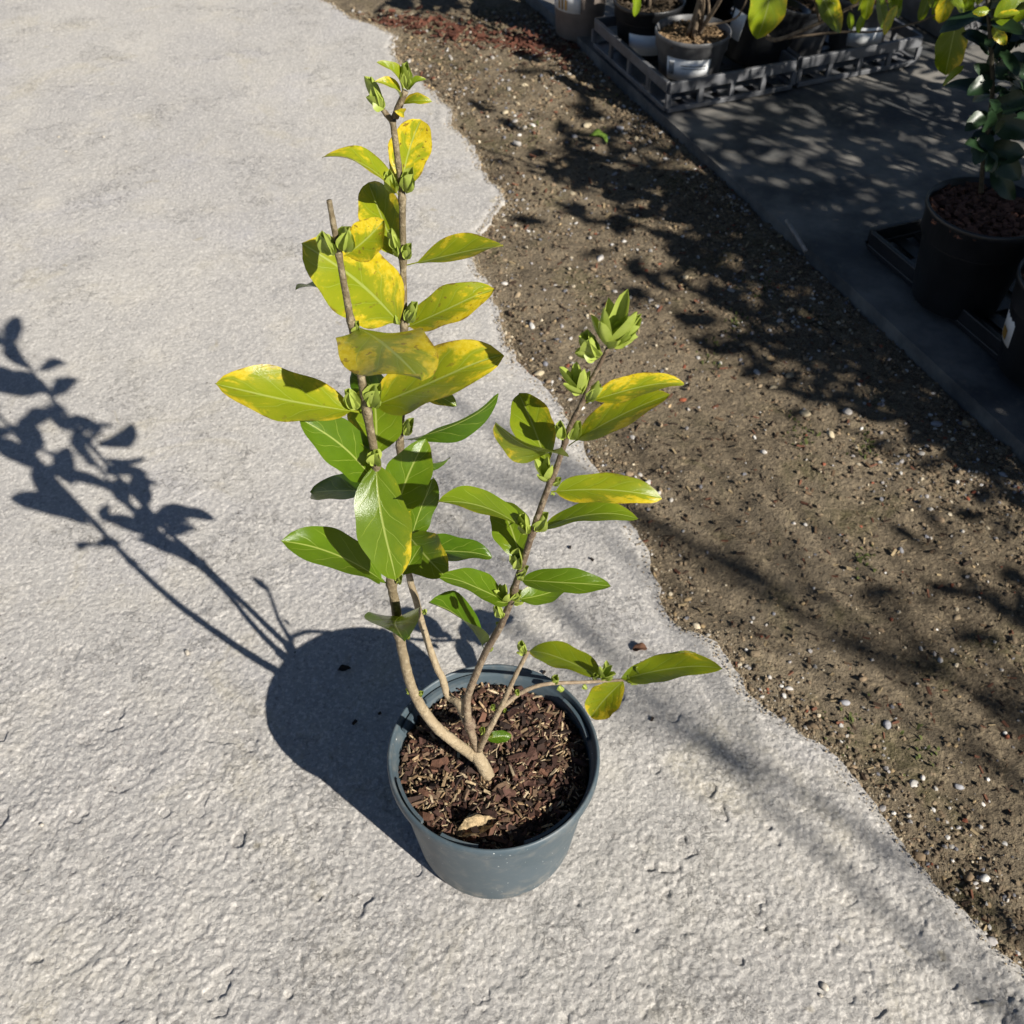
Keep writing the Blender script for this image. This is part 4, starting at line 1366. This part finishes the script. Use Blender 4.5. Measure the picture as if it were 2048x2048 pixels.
GT = 'leafy plants in the tray pots'
crown_plant('nursery_shrub', (p1c.x, p1c.y, ZP + .11), .75, .16, 90, .085, 'twiggy plant growing in the pot with dry brown mix', GT, z0=.55, nst=4, yel=.3, hue=.3, seed=3)
crown_plant('nursery_shrub', (p2c.x, p2c.y, ZP + .11), .80, .18, 110, .085, 'leafy plant in the black pot with a bluish label', GT, z0=.45, nst=4, yel=.2, hue=.2, seed=4)
crown_plant('nursery_shrub', (p5.x, p5.y, ZP + .11), .75, .18, 110, .085, 'leafy plant in the pot with the shade-striped label', GT, z0=.5, nst=4, yel=.3, hue=.2, seed=5)
crown_plant('nursery_shrub', (.178, 2.815, .17), .6, .15, 90, .08, 'leafy plant in the taupe pot', GT, z0=.3, nst=4, yel=.2, hue=.2, seed=6)
crown_plant('nursery_shrub', (p6.x, p6.y, ZP + .11), .7, .18, 120, .085, 'leafy plant in the pot behind the plain grey pot', GT, z0=.4, nst=4, yel=.3, hue=.2, seed=8)
crown_plant('nursery_shrub', (p7.x, p7.y, ZP + .11), .7, .18, 120, .085, 'leafy plant in the pot behind the leaning pot', GT, z0=.4, nst=4, yel=.3, hue=.2, seed=9)

# the plant in the leaning pot: its leaves hang into view above the trays
hp = empty('nursery_shrub', (p3.x, p3.y, ZP + .13))
tag(hp, 'large leaved yellow green plant drooping over the leaning black pot', 'shrub', GT)
BL = [((1548, -75), (1513, 80), 2.20, -.02, 76, .45, .95), ((1270, -30), (1271, 34), 2.45, 0, 17, .25, .8), ((1632, -40), (1682, 66), 2.25, -.02, 42, .50, .0), ((1698, 22), (1704, 61), 2.2, 0, 14, .25, 1.0), ((1732, 24), (1714, 67), 2.2, 0, 16, .25, 1.0),
      ((1778, -25), (1800, 36), 2.3, 0, 18, .2, .6), ((1865, -20), (1838, 46), 2.25, 0, 22, .3, .1), ((1906, -35), (1878, 48), 2.15, 0, 36, .85, .5), ((1775, -20), (1782, 24), 2.25, 0, 14, .3, .9), ((1800, -20), (1795, 20), 2.25, 0, 16, .3, .9)]
r_ = random.Random(8)
for q in range(16):
    bx, by = r_.uniform(1720, 2060), r_.uniform(-70, 10)
    BL.append(((bx, by), (bx + r_.uniform(-40, 40), by + r_.uniform(35, 75)), r_.uniform(2.0, 2.4), 0, r_.uniform(14, 30), r_.uniform(.2, .7), r_.uniform(.3, 1)))
for (b, t, y, dy, w, yel, hue) in BL:
    base = aty(b[0], b[1], y); tip = aty(t[0], t[1], y + dy)
    wm = w * depth(base) / FPX
    ax, Yd, N, L, W = frame(base, tip, wm, 1, .42)
    me = leaf_mesh(*leaf_geo(L, W, .12, .03, .05))
    o = link('leaf', me, None, hp)
    o.matrix_local = Matrix.Translation(base - Vector(hp.location)) @ Matrix((ax, Yd, N)).transposed().to_4x4()
    o.color = (yel, rng.random(), hue, 1)
for pts, r in [([(1535, 75, 2.36), (1560, 78, 2.33), (1640, 45, 2.28), (1700, 15, 2.25), (1790, -30, 2.22)], .0055), ([(1535, 75, 2.36), (1525, 20, 2.33), (1548, -75, 2.20)], .004), ([(1700, 15, 2.25), (1705, 22, 2.2)], .002), ([(1560, 78, 2.33), (1680, 64, 2.27), (1760, 62, 2.25), (1870, 30, 2.2), (1906, -35, 2.15)], .003), ([(1640, 45, 2.28), (1630, 0, 2.26), (1632, -40, 2.25)], .003)]:
    C = catmull([aty(*p) - Vector(hp.location) for p in pts], 4)
    V, F = tube_geo(C, [r * (1 - .5 * i / len(C)) for i in range(len(C))], 7)
    link('stem', mesh_from('stem', V, F), M['twig'], hp, True)
# bare stems in the front tray pot
sp = empty('bare_stem_plant', (p1c.x, p1c.y, ZP + .11))
tag(sp, 'forked bare brown stems rising from the pot of dry brown mix', 'shrub')
for pts, r in [([(1396, 72, 2.44), (1412, 45, 2.42), (1440, 0, 2.36), (1455, -40, 2.3)], .006), ([(1396, 72, 2.44), (1404, 40, 2.43), (1408, 0, 2.40), (1400, -50, 2.36)], .005), ([(1412, 45, 2.42), (1418, 20, 2.41), (1412, -30, 2.38)], .004), ([(1410, 50, 2.42), (1450, 44, 2.42), (1478, 30, 2.40), (1496, -10, 2.36)], .003)]:
    C = catmull([aty(*p) - Vector(sp.location) for p in pts], 4)
    V, F = tube_geo(C, [r * (1 - .4 * i / len(C)) for i in range(len(C))], 7)
    link('stem', mesh_from('stem', V, F), M['twig'], sp, True)

# plant in the big black pot, shade painted into stem and most leaves, half out of the picture
dp = empty('shaded_plant', (BPX, BPY, FZ + .185))
tag(dp, 'broad leaved green plant with shade-darkened leaves in the big black mulch pot', 'shrub')
DS = [(1962, 385, 1.56), (1966, 330, 1.555), (1984, 200, 1.54), (1982, 100, 1.53), (1974, -20, 1.52), (1970, -160, 1.52)]
C = catmull([aty(*p) - Vector(dp.location) for p in DS], 5)
V, F = tube_geo(C, [.0042 * (1 - .4 * i / len(C)) for i in range(len(C))], 7)
link('stem', mesh_from('stem', V, F), mat_simple('shaded_stem_bark', (.05, .045, .03), .8, 80, .4, .5, .2), dp, True)  # bark colour darkened to stand in for shade on the stem
DL = [((1915, 30), (1890, 152), 1.60, .0, 60, .42, .0), ((1985, 25), (1876, 62), 1.55, .02, 26, .05, .1), ((1980, 20), (1945, 24), 1.5, 0, 18, .5, .9), ((1982, 40), (2060, 10), 1.5, 0, 56, .4, .15), ((1985, 50), (2012, 90), 1.5, -.01, 22, .7, .8), ((1990, 35), (2040, 24), 1.48, 0, 14, .5, .9), ((1930, 130), (1886, 172), 1.58, 0, 14, .5, .8),
      ((1984, 120), (2030, 60), 1.55, .02, 30, .02, 0), ((1986, 160), (2070, 110), 1.55, 0, 40, .02, 0), ((1985, 190), (1890, 168), 1.55, .05, 26, .02, 0), ((1984, 210), (2060, 190), 1.55, -.02, 44, .02, 0), ((1980, 240), (2060, 270), 1.55, -.03, 50, .02, 0), ((1978, 260), (1950, 330), 1.55, -.03, 36, .02, 0), ((1975, 290), (2050, 310), 1.56, -.03, 46, .02, 0), ((1972, 300), (2040, 360), 1.56, -.04, 46, .02, 0), ((1985, 150), (1935, 190), 1.54, -.02, 34, .02, 0), ((1985, 100), (1925, 60), 1.54, .05, 24, .05, .1), ((1984, 80), (2050, 50), 1.54, .04, 40, .05, 0), ((1980, 225), (1930, 262), 1.55, -.02, 30, .02, 0), ((1986, 130), (2055, 150), 1.54, -.02, 40, .02, 0), ((1982, 330), (2030, 400), 1.57, -.04, 36, .02, 0)]
r_ = random.Random(5)
for q in range(90):
    by = r_.uniform(-10, 330); a_ = r_.uniform(-1, 1.0)
    bx = 1978 + r_.uniform(-4, 50) * (by < 250)
    DL.append(((bx, by), (bx + 70 * a_ + 22, by + r_.uniform(-35, 60)), 1.55 + r_.uniform(-.06, .10), r_.uniform(-.05, .05), r_.uniform(13, 26), .02, 0))
for (b, t, y, dy, w, yel, hue) in DL:
    base = aty(b[0], b[1], y); tip = aty(t[0], t[1], y + dy)
    ax, Yd, N, L, W = frame(base, tip, w * depth(base) / FPX, 1, .42)
    o = link('leaf', leaf_mesh(*leaf_geo(L, W, .14, .05, .06), 'leaf', 'leaf' if yel > .2 else 'shadeleaf'), None, dp)
    o.matrix_local = Matrix.Translation(base - Vector(dp.location)) @ Matrix((ax, Yd, N)).transposed().to_4x4()
    o.color = (yel, rng.random(), hue, 1)

# a short cane peg lying on the ground cover
pg0, pg1 = atz(1573, 440, FZ + .03), atz(1612, 503, FZ + .006)
V, F = tube_geo([pg0, (pg0 + pg1) / 2 + Vector((0, 0, .001)), pg1], [.004, .0042, .0045], 8)
tag(link('cane_peg', mesh_from('cane_peg', V, F), M['cane'], None, True), 'short grey cane peg lying on the dark ground cover', 'peg')

# ------------------------------------------------------------------ the rows of stock to the right, outside the picture, whose foliage shades the ground cover
GR = 'shrubs in the stock rows beside the picture'
def stock(s, w): return FA + FD * s + FN * w
k = 0
for (s, w, h, n, sprd, L_) in [(0.45, .80, 1.0, 150, .24, .07), (0.80, .78, 1.05, 170, .24, .065), (1.20, .76, 1.10, 380, .25, .06), (1.60, .72, 1.12, 500, .25, .06), (1.60, .50, 1.15, 560, .20, .075), (1.98, .46, 1.05, 560, .20, .075), (2.06, .68, 1.18, 900, .25, .06), (2.42, .62, 1.16, 1000, .25, .06), (2.85, .62, 1.10, 800, .25, .065),
                           (0.9, 1.2, 1.45, 220, .28, .065), (1.40, 1.18, 1.5, 300, .28, .065), (1.90, 1.12, 1.60, 380, .28, .065), (2.40, 1.12, 1.62, 700, .30, .065), (2.9, 1.08, 1.6, 800, .30, .065), (3.4, .85, 1.25, 600, .28, .07)]:
    p = stock(s, w)
    k += 1
    crown_plant('stock_shrub', (p.x, p.y, FZ), h, sprd, n, L_, 'tall leafy evergreen shrub in the stock row on the ground cover', GR, z0=.10, nst=7, yel=.08, hue=.05, seed=20 + k)

# tall bare saplings beyond them: their soft shadows streak the soil and the concrete
hd = Vector((S.x, S.y, 0)).normalized()
for q, (px, py, hz, ht) in enumerate([(1700, 1590, 1.85, 2.3), (1480, 1420, 2.1, 2.5), (1640, 1290, 1.75, 2.3), (1880, 1330, 1.7, 2.2), (1990, 1500, 1.7, 2.2)]):
    g0 = atz(px, py, 0)
    bs = g0 + hd * (hz / math.tan(SUN_EL))
    t = empty('bare_sapling', (bs.x, bs.y, -.01))
    tag(t, 'tall thin bare sapling behind the stock rows', 'sapling', 'bare saplings beside the picture')
    r = random.Random(70 + q)
    P = [Vector((r.uniform(-.03, .03) * f, r.uniform(-.03, .03) * f, ht * f / 6)) for f in range(7)]
    C = catmull(P, 4)
    V, F = tube_geo(C, [.011 * (1 - .6 * i / len(C)) for i in range(len(C))], 8)
    link('trunk', mesh_from('trunk', V, F), M['twig'], t, True)
    for b_ in range(7):
        f = r.uniform(.55, .95); c = C[int(f * (len(C) - 1))]; an = r.uniform(0, 6.28)
        l_ = r.uniform(.2, .45)
        e = c + Vector((math.cos(an) * l_ * .5, math.sin(an) * l_ * .5, l_ * .8))
        V, F = tube_geo(catmull([c, (c + e) / 2 + Vector((0, 0, -.03)), e], 3), [.006, .0055, .005, .0045, .004, .003, .002], 6)
        link('twig', mesh_from('twig', V, F), M['twig'], t, True)
